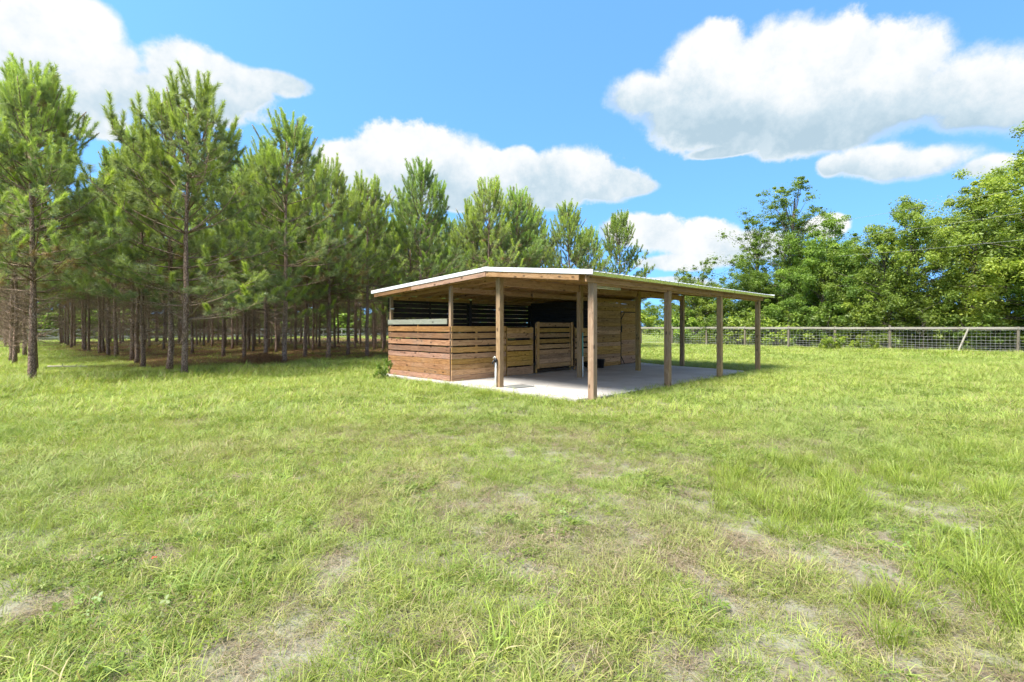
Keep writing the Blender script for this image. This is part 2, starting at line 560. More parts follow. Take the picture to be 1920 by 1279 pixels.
def leaf_mat(name, stops, trans=0.35, rough=0.5, attr='tone', hue_var=0.02, val_var=0.3, instancer=None, tip=None):
    """leaf: colour of each leaf from its own tone attribute, light passes through it"""
    m, n, bs, out = new_mat(name)
    at = n.n('ShaderNodeAttribute', attribute_name=attr)
    oi = n.n('ShaderNodeObjectInfo')
    c = n.colramp(at.outputs['Fac'], stops)
    hs = n.n('ShaderNodeHueSaturation')
    n.put(hs.inputs['Color'], c)
    rnd = oi.outputs['Random']
    n.put(hs.inputs['Value'], n.ramp(rnd, 0, 1, 1 - val_var * 0.5, 1 + val_var * 0.5, False))
    n.put(hs.inputs['Hue'], n.ramp(n.math('FRACT', n.math('MULTIPLY', rnd, 9.7)), 0, 1, 0.5 - hue_var, 0.5 + hue_var, False))
    c = hs.outputs[0]
    if instancer:
        ai = n.n('ShaderNodeAttribute', attribute_type='INSTANCER', attribute_name=instancer)
        c = n.mix(ai.outputs['Fac'], c, tip)
        ac = n.n('ShaderNodeAttribute', attribute_type='INSTANCER', attribute_name='cool')
        c = n.mix(ac.outputs['Fac'], c, (0.225, 0.300, 0.078))
    n.put(bs.inputs['Base Color'], c)
    bs.inputs['Roughness'].default_value = rough
    bs.inputs['Specular IOR Level'].default_value = 0.3
    tr = n.n('ShaderNodeBsdfTranslucent')
    n.put(tr.inputs[0], n.mix(1.0, c, (1.15, 1.25, 0.7), 'MULTIPLY'))
    mx = n.n('ShaderNodeMixShader')
    mx.inputs[0].default_value = trans
    m.node_tree.links.new(bs.outputs[0], mx.inputs[1])
    m.node_tree.links.new(tr.outputs[0], mx.inputs[2])
    m.node_tree.links.new(mx.outputs[0], out.inputs[0])
    return m


M_NEEDLE = leaf_mat('pine_needles', [(0.0, (0.30, 0.180, 0.090)), (0.12, (0.262, 0.236, 0.125)), (0.42, (0.225, 0.272, 0.138)), (0.66, (0.312, 0.385, 0.125)), (1.0, (0.450, 0.550, 0.110))], 0.40, 0.42, hue_var=0.012, val_var=0.3)
M_LEAF = leaf_mat('broad_leaves', [(0.0, (0.078, 0.120, 0.030)), (0.4, (0.150, 0.222, 0.043)), (0.75, (0.251, 0.336, 0.052)), (1.0, (0.388, 0.456, 0.068))], 0.40, 0.42, hue_var=0.014, val_var=0.3)
M_GRASS = leaf_mat('grass_blades', [(0.0, (0.376, 0.319, 0.162)), (0.12, (0.285, 0.289, 0.084)), (0.35, (0.182, 0.249, 0.049)), (0.70, (0.277, 0.353, 0.060)), (1.0, (0.393, 0.448, 0.110))], 0.36, 0.5, hue_var=0.018, val_var=0.5, instancer='dry', tip=(0.355, 0.297, 0.168))
M_LUSH = leaf_mat('lush_blades', [(0.0, (0.238, 0.248, 0.054)), (0.3, (0.194, 0.265, 0.039)), (0.75, (0.254, 0.329, 0.045)), (1.0, (0.324, 0.389, 0.070))], 0.38, 0.42, hue_var=0.01, val_var=0.22)
M_CLOVER = leaf_mat('clover_leaves', [(0.0, (0.114, 0.178, 0.035)), (0.5, (0.154, 0.223, 0.035)), (1.0, (0.228, 0.277, 0.045))], 0.3, 0.45, hue_var=0.012, val_var=0.3)
M_STRAW = leaf_mat('dry_straw', [(0.0, (0.158, 0.108, 0.061)), (0.5, (0.259, 0.202, 0.122)), (1.0, (0.360, 0.302, 0.202))], 0.15, 0.7, hue_var=0.01, val_var=0.3)
M_PINESTRAW = leaf_mat('pine_straw', [(0.0, (0.104, 0.052, 0.024)), (0.5, (0.176, 0.092, 0.040)), (1.0, (0.272, 0.160, 0.072))], 0.1, 0.7, hue_var=0.01, val_var=0.3)
M_SEED = leaf_mat('seed_heads', [(0.0, (0.05, 0.045, 0.03)), (0.5, (0.09, 0.085, 0.04)), (1.0, (0.15, 0.16, 0.06))], 0.1, 0.7)


def bark_mat(name, dark, mid, light, vs):
    m, n, bs, out = new_mat(name)
    tcn = n.n('ShaderNodeTexCoord')
    p = tcn.outputs['Object']
    vo = n.n('ShaderNodeTexVoronoi', feature='DISTANCE_TO_EDGE')
    n.put(vo.inputs['Vector'], n.vec('ADD', n.vec('MULTIPLY', p, vs), n.vec('SCALE', (1, 1, 1), None, n.noise(p, 5, 3))))
    vo.inputs['Scale'].default_value = 1.0
    e = n.ramp(vo.outputs['Distance'], 0.0, 0.22)
    f = n.noise(n.vec('MULTIPLY', p, (14, 14, 5)), 1.0, 5, 0.65)
    c = n.colramp(f, [(0.3, mid), (0.7, light)])
    c = n.mix(e, dark, c)
    n.put(bs.inputs['Base Color'], c)
    bs.inputs['Roughness'].default_value = 0.9
    bs.inputs['Specular IOR Level'].default_value = 0.15
    bump(n, bs, n.math('ADD', e, n.math('MULTIPLY', f, 0.6)), 0.9, 0.02)
    return m


M_PBARK = bark_mat('pine_bark', (0.135, 0.082, 0.058), (0.30, 0.195, 0.140), (0.45, 0.34, 0.27), (26, 26, 9))
M_BBARK = bark_mat('tree_bark', (0.05, 0.042, 0.032), (0.15, 0.125, 0.10), (0.27, 0.24, 0.20), (8, 8, 3))
M_TWIG = bark_mat('dead_branch_bark', (0.17, 0.115, 0.08), (0.29, 0.205, 0.14), (0.42, 0.33, 0.24), (20, 20, 20))


def ground_mat():
    m, n, bs, out = new_mat('ground_soil_and_turf')
    tcn = n.n('ShaderNodeTexCoord')
    p = tcn.outputs['Object']
    sp = n.n('ShaderNodeSeparateXYZ'); n.put(sp.inputs[0], p)
    f1 = n.noise(p, 0.55, 5, 0.6); f2 = n.noise(p, 5, 5, 0.65); f3 = n.noise(p, 45, 4, 0.7)
    soil = n.colramp(f2, [(0.3, (0.141, 0.114, 0.086)), (0.5, (0.223, 0.196, 0.157)), (0.7, (0.322, 0.303, 0.281))])
    soil = n.mix(n.ramp(f3, 0.45, 0.75, 0, 0.6), soil, (0.119, 0.088, 0.059))
    turf = n.colramp(f3, [(0.3, (0.105, 0.131, 0.037)), (0.55, (0.179, 0.215, 0.053)), (0.75, (0.263, 0.284, 0.084))])
    turf = n.mix(n.ramp(f1, 0.35, 0.7, 0, 0.45), turf, (0.24, 0.255, 0.07))
    # turf closes with distance from where people walk; pine straw under the plantation
    dist = n.vec('LENGTH', p)
    gf = n.math('ADD', n.ramp(dist, 6.0, 22.0, 0.38, 0.92), n.math('MULTIPLY', n.math('SUBTRACT', f2, 0.5), 0.5))
    c = n.mix(n.ramp(gf, 0.25, 0.75), soil, turf)
    rel = n.vec('SUBTRACT', p, (P0.x, P0.y, 0))
    a = n.vec('DOT_PRODUCT', rel, (UX, UY, 0)); b = n.vec('DOT_PRODUCT', rel, (-UY, UX, 0))
    wob = n.math('MULTIPLY', n.math('SUBTRACT', f1, 0.5), 6.0)
    inb = n.math('MULTIPLY', n.ramp(n.math('ADD', b, wob), 13.5, 17.0), n.ramp(n.math('ADD', b, wob), 56.0, 62.0, 1, 0))
    ina = n.math('MULTIPLY', n.ramp(n.math('ADD', a, wob), -6.5, -3.5), n.ramp(n.math('ADD', a, wob), 23.0, 27.0, 1, 0))
    straw = n.colramp(f2, [(0.3, (0.084, 0.042, 0.020)), (0.55, (0.140, 0.077, 0.035)), (0.75, (0.210, 0.133, 0.063))])
    pf = n.math('MULTIPLY', n.math('MULTIPLY', ina, inb), n.ramp(n.noise(p, 0.8, 4, 0.6), 0.33, 0.55, 0.25, 1.0))
    c = n.mix(pf, c, straw)
    n.put(bs.inputs['Base Color'], c)
    bs.inputs['Roughness'].default_value = 0.95
    bs.inputs['Specular IOR Level'].default_value = 0.1
    bump(n, bs, n.math('ADD', f2, n.math('MULTIPLY', f3, 0.7)), 0.8, 0.03)
    return m


M_GROUND = ground_mat()

# ------------------------------------------------------------------ ground sheet
def axis(lo, hi, step0, grow, c=0.0):
    out = [c]; s = step0
    while out[-1] < hi:
        out.append(out[-1] + s); s *= grow
    neg = [c]; s = step0
    while neg[-1] > lo:
        neg.append(neg[-1] - s); s *= grow
    return np.array(sorted(set(neg + out)))


gxs = axis(-900, 900, 0.14, 1.028)
gys = axis(-60, 1500, 0.14, 1.026, 4.0)
GX, GY = np.meshgrid(gxs, gys)
GV = np.stack([GX, GY, gz(GX, GY)], -1).reshape(-1, 3)
nx, ny = len(gxs), len(gys)
ii = (np.arange(ny - 1)[:, None] * nx + np.arange(nx - 1)[None]).ravel()
GF = np.stack([ii, ii + 1, ii + nx + 1, ii + nx], 1)
ground = link('ground', np_mesh('ground', GV, GF, M_GROUND, smooth=True))
tag(ground, 'patchy sandy pasture ground under the grass', 'ground', kind='structure')

# ------------------------------------------------------------------ concrete slab
SLAB_Z = 0.035
def slab_mesh():
    edge = [(-0.36, 0.12), (-0.40, 2.0), (-0.36, 4.2), (-0.32, 6.2), (-0.28, 7.75), (4.0, 7.8), (9.9, 7.8), (9.9, 4.4), (9.28, 3.0), (9.05, 1.2), (8.9, 0.18), (6.2, 0.10), (3.0, 0.02), (0.4, 0.0)]
    pts = []
    for k in range(len(edge)):
        p, q = np.array(edge[k]), np.array(edge[(k + 1) % len(edge)])
        m = max(2, int(np.linalg.norm(q - p) / 0.22))
        for j in range(m):
            pts.append(p + (q - p) * j / m + (RNG.random(2) - 0.5) * 0.035)
    bm = bmesh.new()
    top = [bm.verts.new((x, y, SLAB_Z)) for x, y in pts]
    f = bm.faces.new(top)
    r = bmesh.ops.extrude_face_region(bm, geom=[f])
    for v in [e for e in r['geom'] if isinstance(e, bmesh.types.BMVert)]:
        v.co.z = -0.12
    bmesh.ops.recalc_face_normals(bm, faces=bm.faces)
    me = bpy.data.meshes.new('concrete_slab')
    bm.to_mesh(me); bm.free()
    me.materials.append(M_CONC)
    return me


slab = link('concrete_slab', slab_mesh(), None, M_SHED)
tag(slab, 'pale concrete slab floor under the open shed', 'slab', kind='structure')

# ------------------------------------------------------------------ the shed
shed = empty('pole_shed', M_SHED)
tag(shed, 'open timber pole shed with horse stalls and low white metal gable roof', 'shed')
BAYS = (0.0, 3.24, 6.48, 9.72)
RIDGE_B, RIDGE_Z = 2.80, 2.905
EAVE_R, EAVE_L, EAVE_Z = -0.27, 8.02, 2.605
A0, A1 = -0.40, 10.50


def zr(b):
    if b < RIDGE_B:
        return EAVE_Z + (RIDGE_Z - EAVE_Z) * (b - EAVE_R) / (RIDGE_B - EAVE_R)
    return RIDGE_Z + (EAVE_Z - RIDGE_Z) * (b - RIDGE_B) / (EAVE_L - RIDGE_B)


for a in BAYS:
    base = SLAB_Z if a < 9 else -0.05
    beam('post', shed, (a, 0.0, -0.08), (a, 0.0, 2.43), 0.14, 0.14, M_POST, 0.008)
    beam('post', shed, (a, 2.73, base - 0.02), (a, 2.73, 2.70), 0.14, 0.14, M_POST, 0.008)
    beam('post', shed, (a, 4.62, 0.0), (a, 4.62, (zr(4.62) - 0.19) if a in (0.0, 9.72) else 1.48), 0.089, 0.089, M_POST, 0.006)
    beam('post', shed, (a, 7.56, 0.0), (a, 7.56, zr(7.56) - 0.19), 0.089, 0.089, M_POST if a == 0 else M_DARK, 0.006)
# headers along the eave and beside the ridge
for k in range(3):
    a_, b_ = BAYS[k], BAYS[k + 1]
    s0 = -0.36 if k == 0 else a_ + 0.002
    s1 = b_ - 0.002 if k < 2 else 9.95
    beam('eave_header', shed, (s0, -0.09, 2.475), (s1, -0.09, 2.475), 0.038, 0.15, M_FASCIA)
    beam('eave_header', shed, (max(s0, 0) + 0.075, 0.0, 2.44), (b_ - 0.075, 0.0, 2.44), 0.038, 0.14, M_RAFTER)
    beam('ridge_beam', shed, (a_ + 0.075, 2.73, 2.60), (b_ - 0.075, 2.73, 2.60), 0.04, 0.19, M_RAFTER)
    beam('stall_header', shed, (a_ + 0.05, 4.62, 2.50), (b_ - 0.05, 4.62, 2.50), 0.038, 0.14, M_RAFTER)
    beam('back_header', shed, (a_ + 0.05, 7.56, 2.40), (b_ - 0.05, 7.56, 2.40), 0.038, 0.12, M_RAFTER)
# rafters
ra = [-0.10 + 0.0] + [0.6 + 0.606 * k for k in range(16)]
for a in ra:
    for b0, b1 in ((-0.06, 2.785), (2.815, 7.92)):
        beam('rafter', shed, (a, b0, zr(b0) - 0.115), (a, b1, zr(b1) - 0.115), 0.038, 0.13, M_RAFTER)
# rake fascia boards: the left one in two lengths
fa = A0 + 0.012
beam('rake_fascia', shed, (fa, 0.05, zr(0.05) - 0.135), (fa, 2.79, zr(2.79) - 0.135), 0.03, 0.135, M_FASCIA)
beam('rake_fascia', shed, (fa, 2.81, zr(2.81) - 0.135), (fa, 5.9, zr(5.9) - 0.135), 0.03, 0.13, M_FASCIA)
beam('rake_fascia', shed, (fa, 5.91, zr(5.91) - 0.135), (fa, 7.9, zr(7.9) - 0.135), 0.03, 0.12, M_BOARD)
beam('rake_fascia', shed, (A1 - 0.35, 0.05, zr(0.05) - 0.12), (A1 - 0.35, 2.79, zr(2.79) - 0.12), 0.03, 0.135, M_FASCIA)
# roof: deck planks below, ribbed sheets above, trims at the edges
roof_me = MB()
for s0, s1 in ((EAVE_R + 0.1, RIDGE_B - 0.01), (RIDGE_B + 0.01, EAVE_L - 0.1)):
    pass
roof = beam('roof', shed, (A0 + 0.02, RIDGE_B, RIDGE_Z - 0.035), (A1 - 0.02, RIDGE_B, RIDGE_Z - 0.035), 0.09, 0.03, M_RAFTER)
tag(roof, 'low gable roof of white ribbed metal over timber planks')


def planks(b_lo, b_hi, n):
    st = (b_hi - b_lo) / n
    for k in range(n):
        b0, b1 = b_lo + st * k + 0.006, b_lo + st * (k + 1) - 0.006
        bm_ = (b0 + b1) / 2
        up = Vector((0, -(zr(b1) - zr(b0)), b1 - b0)).normalized()
        beam('deck_plank', roof, (A0 + 0.09, bm_, zr(bm_) - 0.038), (A1 - 0.35, bm_, zr(bm_) - 0.038), (b1 - b0), 0.018, M_RAFTER, 0.003, up)


planks(-0.12, 2.74, 10)
planks(2.86, 7.92, 18)


def sheet_mesh(L, wd):
    """ribbed sheet: runs along X for L, ribs every 0.22 m across its width"""
    prof = []
    nr = 4
    st = wd / nr
    for k in range(nr):
        y = -wd / 2 + k * st
        prof += [(y, 0.018), (y + 0.02, 0.018), (y + 0.035, 0.0), (y + st - 0.02, 0.0)]
    prof.append((wd / 2, 0.016))
    prof = np.array(prof)
    v = []
    for x in (-L / 2, L / 2):
        for y, z in prof:
            v.append((x, y, z)); v.append((x, y, z - 0.004))
    v = np.array(v); m = len(prof)
    q = []
    for k in range(m - 1):
        t0, t1 = 2 * k, 2 * k + 2
        u0, u1 = t0 + 2 * m, t1 + 2 * m
        q += [[t0, t1, u1, u0], [t0 + 1, u0 + 1, u1 + 1, t1 + 1], [t0, t0 + 1, t1 + 1, t1], [u0, u1, u1 + 1, u0 + 1]]
    return np_mesh('sheet', v, np.array(q), M_ROOF)


n_sh = 12
wsh = (A1 - A0) / n_sh
for lo, hi in ((EAVE_R - 0.02, RIDGE_B - 0.02), (RIDGE_B + 0.02, EAVE_L + 0.02)):
    L = math.hypot(hi - lo, zr(hi) - zr(lo))
    me = sheet_mesh(L, wsh - 0.002)
    for k in range(n_sh):
        a = A0 + wsh * (k + 0.5)
        m = beam_matrix((a, lo, zr(lo) - 0.012), (a, hi, zr(hi) - 0.012))
        link('roof_sheet', me, roof, m)
# ridge cap in short lengths
for k in range(4):
    a0, a1 = A0 - 0.02 + k * 2.75, min(A0 - 0.02 + (k + 1) * 2.75 + 0.05, A1 + 0.02)
    mb = MB()
    for sgn in (-1, 1):
        y1 = RIDGE_B + 0.20 * sgn
        v = [(a0, RIDGE_B, RIDGE_Z + 0.035), (a1, RIDGE_B, RIDGE_Z + 0.035), (a1, y1, zr(y1) + 0.018), (a0, y1, zr(y1) + 0.018)]
        mb.add(v + [(x, y, z - 0.006) for x, y, z in v], [[0, 1, 2, 3], [7, 6, 5, 4], [0, 4, 5, 1], [3, 2, 6, 7], [0, 3, 7, 4], [1, 5, 6, 2]])
    link('ridge_cap', mb.mesh('ridge_cap', M_WHITE), roof)
# rake and eave trims
for aa in (A0 - 0.012, A1 + 0.012):
    for b0, b1 in ((EAVE_R - 0.03, RIDGE_B - 0.003), (RIDGE_B + 0.003, EAVE_L + 0.03)):
        beam('rake_trim', roof, (aa, b0, zr(b0) - 0.026), (aa, b1, zr(b1) - 0.026), 0.02, 0.098, M_WHITE)
for k in range(3):
    a0, a1 = A0 + 0.0 + k * 3.64, A0 + (k + 1) * 3.64 - 0.02
    beam('eave_trim', roof, (a0, EAVE_R - 0.025, EAVE_Z - 0.052), (a1, EAVE_R - 0.025, EAVE_Z - 0.052), 0.012, 0.078, M_GALV, 0.003, (0, -0.3, 1))
    beam('eave_trim', roof, (a0, EAVE_L + 0.025, EAVE_Z - 0.052), (a1, EAVE_L + 0.025, EAVE_Z - 0.052), 0.012, 0.072, M_GALV, 0.003)
    beam('soffit_board', roof, (a0 + 0.06, -0.19, EAVE_Z - 0.09), (min(a1, 9.95), -0.19, EAVE_Z - 0.09), 0.14, 0.018, M_FASCIA)

# board walls ------------------------------------------------------------
def jit(s=0.004):
    return random.uniform(-s, s)


def wall(name, p0, p1, nrm, levels, mat, studs, label=None, stud_top=1.5, bh=None):
    """boards from p0 to p1 (a, b) on studs; nrm points outwards; levels: (z0, z1) of each board"""
    n = Vector((nrm[0], nrm[1], 0))
    part = None
    for s in studs:
        q = Vector((p0[0], p0[1], 0)).lerp(Vector((p1[0], p1[1], 0)), s)
        o = beam('stud' if part is None else 'stud', part if part else shed, (q.x, q.y, SLAB_Z), (q.x, q.y, stud_top), 0.05, 0.05, mat)
        if part is None:
            part = o
            o.name = name
            if label: o['label'] = label
    for z0, z1 in levels:
        off = n * (0.041 + jit(0.003))
        beam('board', part, (p0[0] + off.x, p0[1] + off.y, (z0 + z1) / 2 + jit()), (p1[0] + off.x, p1[1] + off.y, (z0 + z1) / 2 + jit()), 0.026, z1 - z0, mat)
    return part


SOLID = [(0.045 + 0.146 * k, 0.045 + 0.146 * (k + 1) - 0.006) for k in range(5)]
SLATS = [(0.80 + 0.19 * k, 0.80 + 0.19 * k + 0.145) for k in range(4)]
# gable end wall of the stall
gw = wall('gable_wall', (-0.02, 4.58), (-0.02, 7.62), (-1, 0), SOLID + SLATS, M_BOARD, (0.5, 0.02), 'reddish slatted board wall at the gable end', 1.58)
beam('top_rail', gw, (-0.063, 4.70, 1.645), (-0.063, 7.64, 1.645), 0.03, 0.145, M_GREYBOARD)
# stall front, first bay: fixed panel
wall('stall_panel', (-0.075, 4.55), (1.98, 4.55), (0, -1), SOLID + SLATS, M_FRONT, (0.45, 0.98), 'slatted front panel of the first stall')
# gate of the first stall
wall('stall_gate', (2.03, 4.55), (3.17, 4.55), (0, -1), [(0.045, 0.28), (0.32, 0.462), (0.468, 0.61), (0.616, 0.76), (0.785, 0.925), (0.955, 1.09), (1.155, 1.30), (1.306, 1.47)], M_FRONT, (0.02, 0.97), 'yellowish board gate of the first stall')
# wide gate of the second stall: higher, hung off the floor
G2 = wall('stall_gate', (3.30, 4.53), (5.16, 4.53), (0, -1), [(0.19 + 0.146 * k, 0.19 + 0.146 * (k + 1) - 0.006) for k in range(4)] + [(0.80 + 0.177 * k, 0.80 + 0.177 * k + 0.13) for k in range(5)], M_FRONT, (0.03, 0.97), 'wide tall slatted gate of the middle stall', 1.60)
beam('gate_stile', G2, (3.37, 4.455, 0.17), (3.37, 4.455, 1.66), 0.03, 0.10, M_FRONT)
beam('gate_stile', G2, (5.11, 4.455, 0.17), (5.11, 4.455, 1.66), 0.03, 0.09, M_FRONT)
beam('latch', G2, (5.21, 4.45, 0.12), (5.21, 4.45, 1.50), 0.03, 0.03, M_IRON)
beam('latch', G2, (3.22, 4.46, 0.28), (3.22, 4.46, 0.42), 0.03, 0.06, M_IRON)
beam('latch', G2, (3.22, 4.46, 1.10), (3.22, 4.46, 1.22), 0.03, 0.06, M_IRON)
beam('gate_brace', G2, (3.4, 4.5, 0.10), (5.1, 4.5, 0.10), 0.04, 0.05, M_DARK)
# narrower panel beside the tack room with cut corners
G3 = wall('stall_panel', (5.32, 4.55), (6.42, 4.55), (0, -1), [(0.28, 0.42), (0.43, 0.57), (0.58, 0.74), (0.80, 0.93), (0.99, 1.12), (1.18, 1.46)], M_FRONT, (0.04, 0.96), 'short slatted stall panel beside the tack room')
beam('corner_brace', G3, (5.34, 4.475, 1.16), (5.56, 4.475, 1.45), 0.02, 0.06, M_FRONT)
beam('corner_brace', G3, (5.34, 4.475, 0.40), (5.52, 4.475, 0.12), 0.02, 0.05, M_IRON)
# tack room wall and door
TW = wall('tack_room_wall', (6.44, 4.55), (8.22, 4.55), (0, -1), [(0.05 + 0.1475 * k, 0.05 + 0.1475 * (k + 1) - 0.005) for k in range(17)], M_FRONT, (0.05, 0.5, 0.97), 'board wall of the tack room', 2.5)
for k in range(3):
    beam('board', TW, (8.23, 4.509, 2.10 + 0.1475 * k + 0.07), (9.74, 4.509, 2.10 + 0.1475 * k + 0.07), 0.026, 0.142, M_FRONT)
door = beam('door', shed, (8.27, 4.56, 1.06), (9.66, 4.56, 1.06), 0.03, 1.98, M_DOOR)
tag(door, 'wide plank tack room door edged in black')
for k in range(13):
    z = 0.075 + 0.1525 * (k + 0.5)
    beam('door_plank', door, (8.28, 4.527 + jit(0.002), z), (9.65, 4.527 + jit(0.002), z), 0.024, 0.147, M_DOOR)
for p, q in (((8.25, 2.075), (9.68, 2.075)), ((8.255, 0.06), (8.255, 2.06)), ((8.27, 1.80), (8.50, 2.05)), ((9.64, 1.72), (9.33, 2.05)), ((8.27, 0.36), (8.50, 0.07)), ((9.62, 0.50), (9.28, 0.07))):
    beam('black_edging', door, (p[0], 4.505, p[1]), (q[0], 4.505, q[1]), 0.02, 0.03, M_IRON, 0.003)
beam('handle', door, (8.26, 4.485, 1.30), (8.26, 4.485, 1.55), 0.035, 0.06, M_IRON)
# back wall: dark slats with narrow gaps; partitions
BW = None
for k in range(3):
    lv = []
    z = 0.06
    while z < 2.36:
        h = 0.142 + random.uniform(-0.006, 0.004)
        lv.append((z, z + h)); z += h + random.choice([0.008, 0.014, 0.022, 0.028] if k < 2 else [0.004])
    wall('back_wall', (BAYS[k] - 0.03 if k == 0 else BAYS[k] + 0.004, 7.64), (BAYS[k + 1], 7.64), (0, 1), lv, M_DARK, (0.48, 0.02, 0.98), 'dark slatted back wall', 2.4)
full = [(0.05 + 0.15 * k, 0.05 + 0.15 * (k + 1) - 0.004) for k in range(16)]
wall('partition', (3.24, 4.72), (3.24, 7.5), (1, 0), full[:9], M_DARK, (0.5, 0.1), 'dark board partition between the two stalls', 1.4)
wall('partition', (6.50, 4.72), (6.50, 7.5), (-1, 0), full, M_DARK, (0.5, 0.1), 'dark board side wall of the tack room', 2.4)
wall('end_wall', (9.72, 4.66), (9.72, 7.52), (1, 0), full, M_BOARD, (0.5, 0.1), 'far end wall of the tack room', 2.4)
beam('bracket', shed, (-0.05, 7.53, 2.06), (0.06, 7.50, 2.06), 0.03, 0.03, M_WHITE)

# loose things in the shed ----------------------------------------------
def lathe(prof, mat, name, sides=20):
    th = np.linspace(0, 2 * np.pi, sides, endpoint=False)
    v = np.concatenate([[(r * math.cos(t), r * math.sin(t), z) for t in th] for r, z in prof])
    n = len(prof)
    i = np.arange(n - 1)[:, None] * sides; j = np.arange(sides)[None]; jn = (j + 1) % sides
    q = np.stack([i + j, i + jn, i + sides + jn, i + sides + j], -1).reshape(-1, 4)
    return np_mesh(name, v, q, mat, smooth=True)


bk = empty('bucket', M_SHED @ Matrix.Translation((6.55, 4.30, SLAB_Z)))
tag(bk, 'black plastic feed bucket on the slab against the tack room wall', 'bucket')
link('bucket_body', lathe([(0.001, 0.004), (0.125, 0.0), (0.165, 0.29), (0.178, 0.295), (0.178, 0.31), (0.16, 0.31), (0.12, 0.02), (0.001, 0.02)], M_BLACK, 'bucket_body'), bk)
mb = MB(); th = np.linspace(0, math.pi, 14)
mb.tube(np.stack([0.175 * np.cos(th), 0.175 * np.sin(th) * 0.9, 0.30 - 0.05 * np.sin(th)], 1), 0.004, 5)
link('bail_handle', mb.mesh('bail_handle', M_IRON, True), bk)

lamp = empty('tube_lamp', M_SHED @ Matrix.Translation((2.55, 1.38, 2.52)))
tag(lamp, 'white fluorescent tube lamp fixed under the rafters', 'lamp')
beam('lamp_housing', lamp, (-0.66, 0, 0.02), (0.66, 0, 0.015), 0.07, 0.03, M_WHITE)
mb = MB()
for s in (-0.025, 0.025):
    mb.tube([(-0.62, s, -0.022), (0.62, s, -0.022)], 0.013, 10)
link('tubes', mb.mesh('tubes', M_TUBE, True), lamp)
for s in (-1, 1):
    beam('end_cap', lamp, (0.62 * s, 0, -0.012), (0.66 * s, 0, -0.012), 0.075, 0.04, M_PVC)

hyd = empty('standpipe', M_SHED @ Matrix.Translation((-0.115, 2.755, 0)))
tag(hyd, 'white plastic standpipe with black tap strapped to the ridge post', 'water tap')
mb = MB(); mb.tube([(0, 0, -0.05), (0, 0, 0.66)], 0.021, 10); link('pipe', mb.mesh('pipe', M_PVC, True), hyd)
mb = MB(); mb.tube([(0, 0, 0.64), (0, 0, 0.67), (0, 0, 0.72), (0, 0, 0.75)], [0.03, 0.042, 0.042, 0.02], 10)
mb.tube([(0, 0, 0.70), (-0.05, 0.0, 0.70), (-0.09, 0.0, 0.66), (-0.10, 0, 0.60)], 0.017, 8)
mb.tube([(0.0, -0.035, 0.66), (-0.005, -0.045, 0.58), (0, -0.04, 0.50)], 0.010, 6)
link('tap', mb.mesh('tap', M_BLACK, True), hyd)
mb = MB(); mb.tube([(0, 0, 0.75), (0, 0.03, 0.78), (-0.005, 0.09, 0.74)], 0.011, 6); link('tap_lever', mb.mesh('tap_lever', M_PVC, True), hyd)

pole = empty('thin_pole', M_SHED @ Matrix.Translation((3.25, 2.635, SLAB_Z)))
tag(pole, 'thin white and turquoise pole upright against the inner post', 'pole')
mb = MB(); mb.tube([(0, 0, 0.0), (0.004, 0.004, 0.62)], 0.016, 8); link('white_length', mb.mesh('white_length', M_PVC, True), pole)
mb = MB(); mb.tube([(0.004, 0.004, 0.62), (0.008, 0.008, 1.30)], 0.0165, 8); link('turquoise_length', mb.mesh('turquoise_length', M_TURQ, True), pole)

mat_o = link('rubber_mat', box_mesh(0.62, 0.42, 0.018, M_CONC.copy() if False else plain('grey_rubber', (0.16, 0.165, 0.155), 0.8), 0.004), None, M_SHED @ Matrix.Translation((0.36, 2.42, SLAB_Z + 0.011)) @ Matrix.Rotation(R(-6), 4, 'Z'))
tag(mat_o, 'flat grey mat lying on the slab beside the tap post', 'mat')

# ------------------------------------------------------------------ trees: builders
def norm(v):
    return v / (np.linalg.norm(v, axis=-1, keepdims=True) + 1e-9)


def needles(P, Dr, L, NL, tone, cnt, wd, flare):
    """brush of needles round each shoot: shoot base P, direction Dr, shoot length L, needle length NL"""
    n = len(P)
    P = np.repeat(P, cnt, 0); Dr = np.repeat(Dr, cnt, 0)
    L = np.repeat(L, cnt); NL = np.repeat(NL, cnt); tone = np.repeat(tone, cnt); flare = np.repeat(flare, cnt)
    m = len(P)
    t = RNG.random(m) ** 0.8
    rv = norm(RNG.normal(size=(m, 3)))
    side = norm(np.cross(Dr, rv))
    dirn = norm(Dr * (1.15 - flare)[:, None] + side * (0.55 + 0.6 * flare)[:, None] + RNG.normal(size=(m, 3)) * 0.12)
    dirn[:, 2] -= 0.22 * flare
    dirn = norm(dirn)
    b = P + Dr * (L * t)[:, None]
    nl = NL * (0.75 + 0.4 * RNG.random(m)) * (1.0 - 0.25 * t)
    tip = b + dirn * nl[:, None]
    wv = norm(np.cross(dirn, RNG.normal(size=(m, 3)))) * (wd * (0.7 + 0.6 * RNG.random(m)))[:, None]
    v = np.stack([b - wv, b + wv, tip], 1).reshape(-1, 3)
    f = np.arange(3 * m).reshape(-1, 3)
    tn = np.clip(tone + (RNG.random(m) - 0.5) * 0.22, 0, 1)
    return v, f, np.repeat(tn, 3)


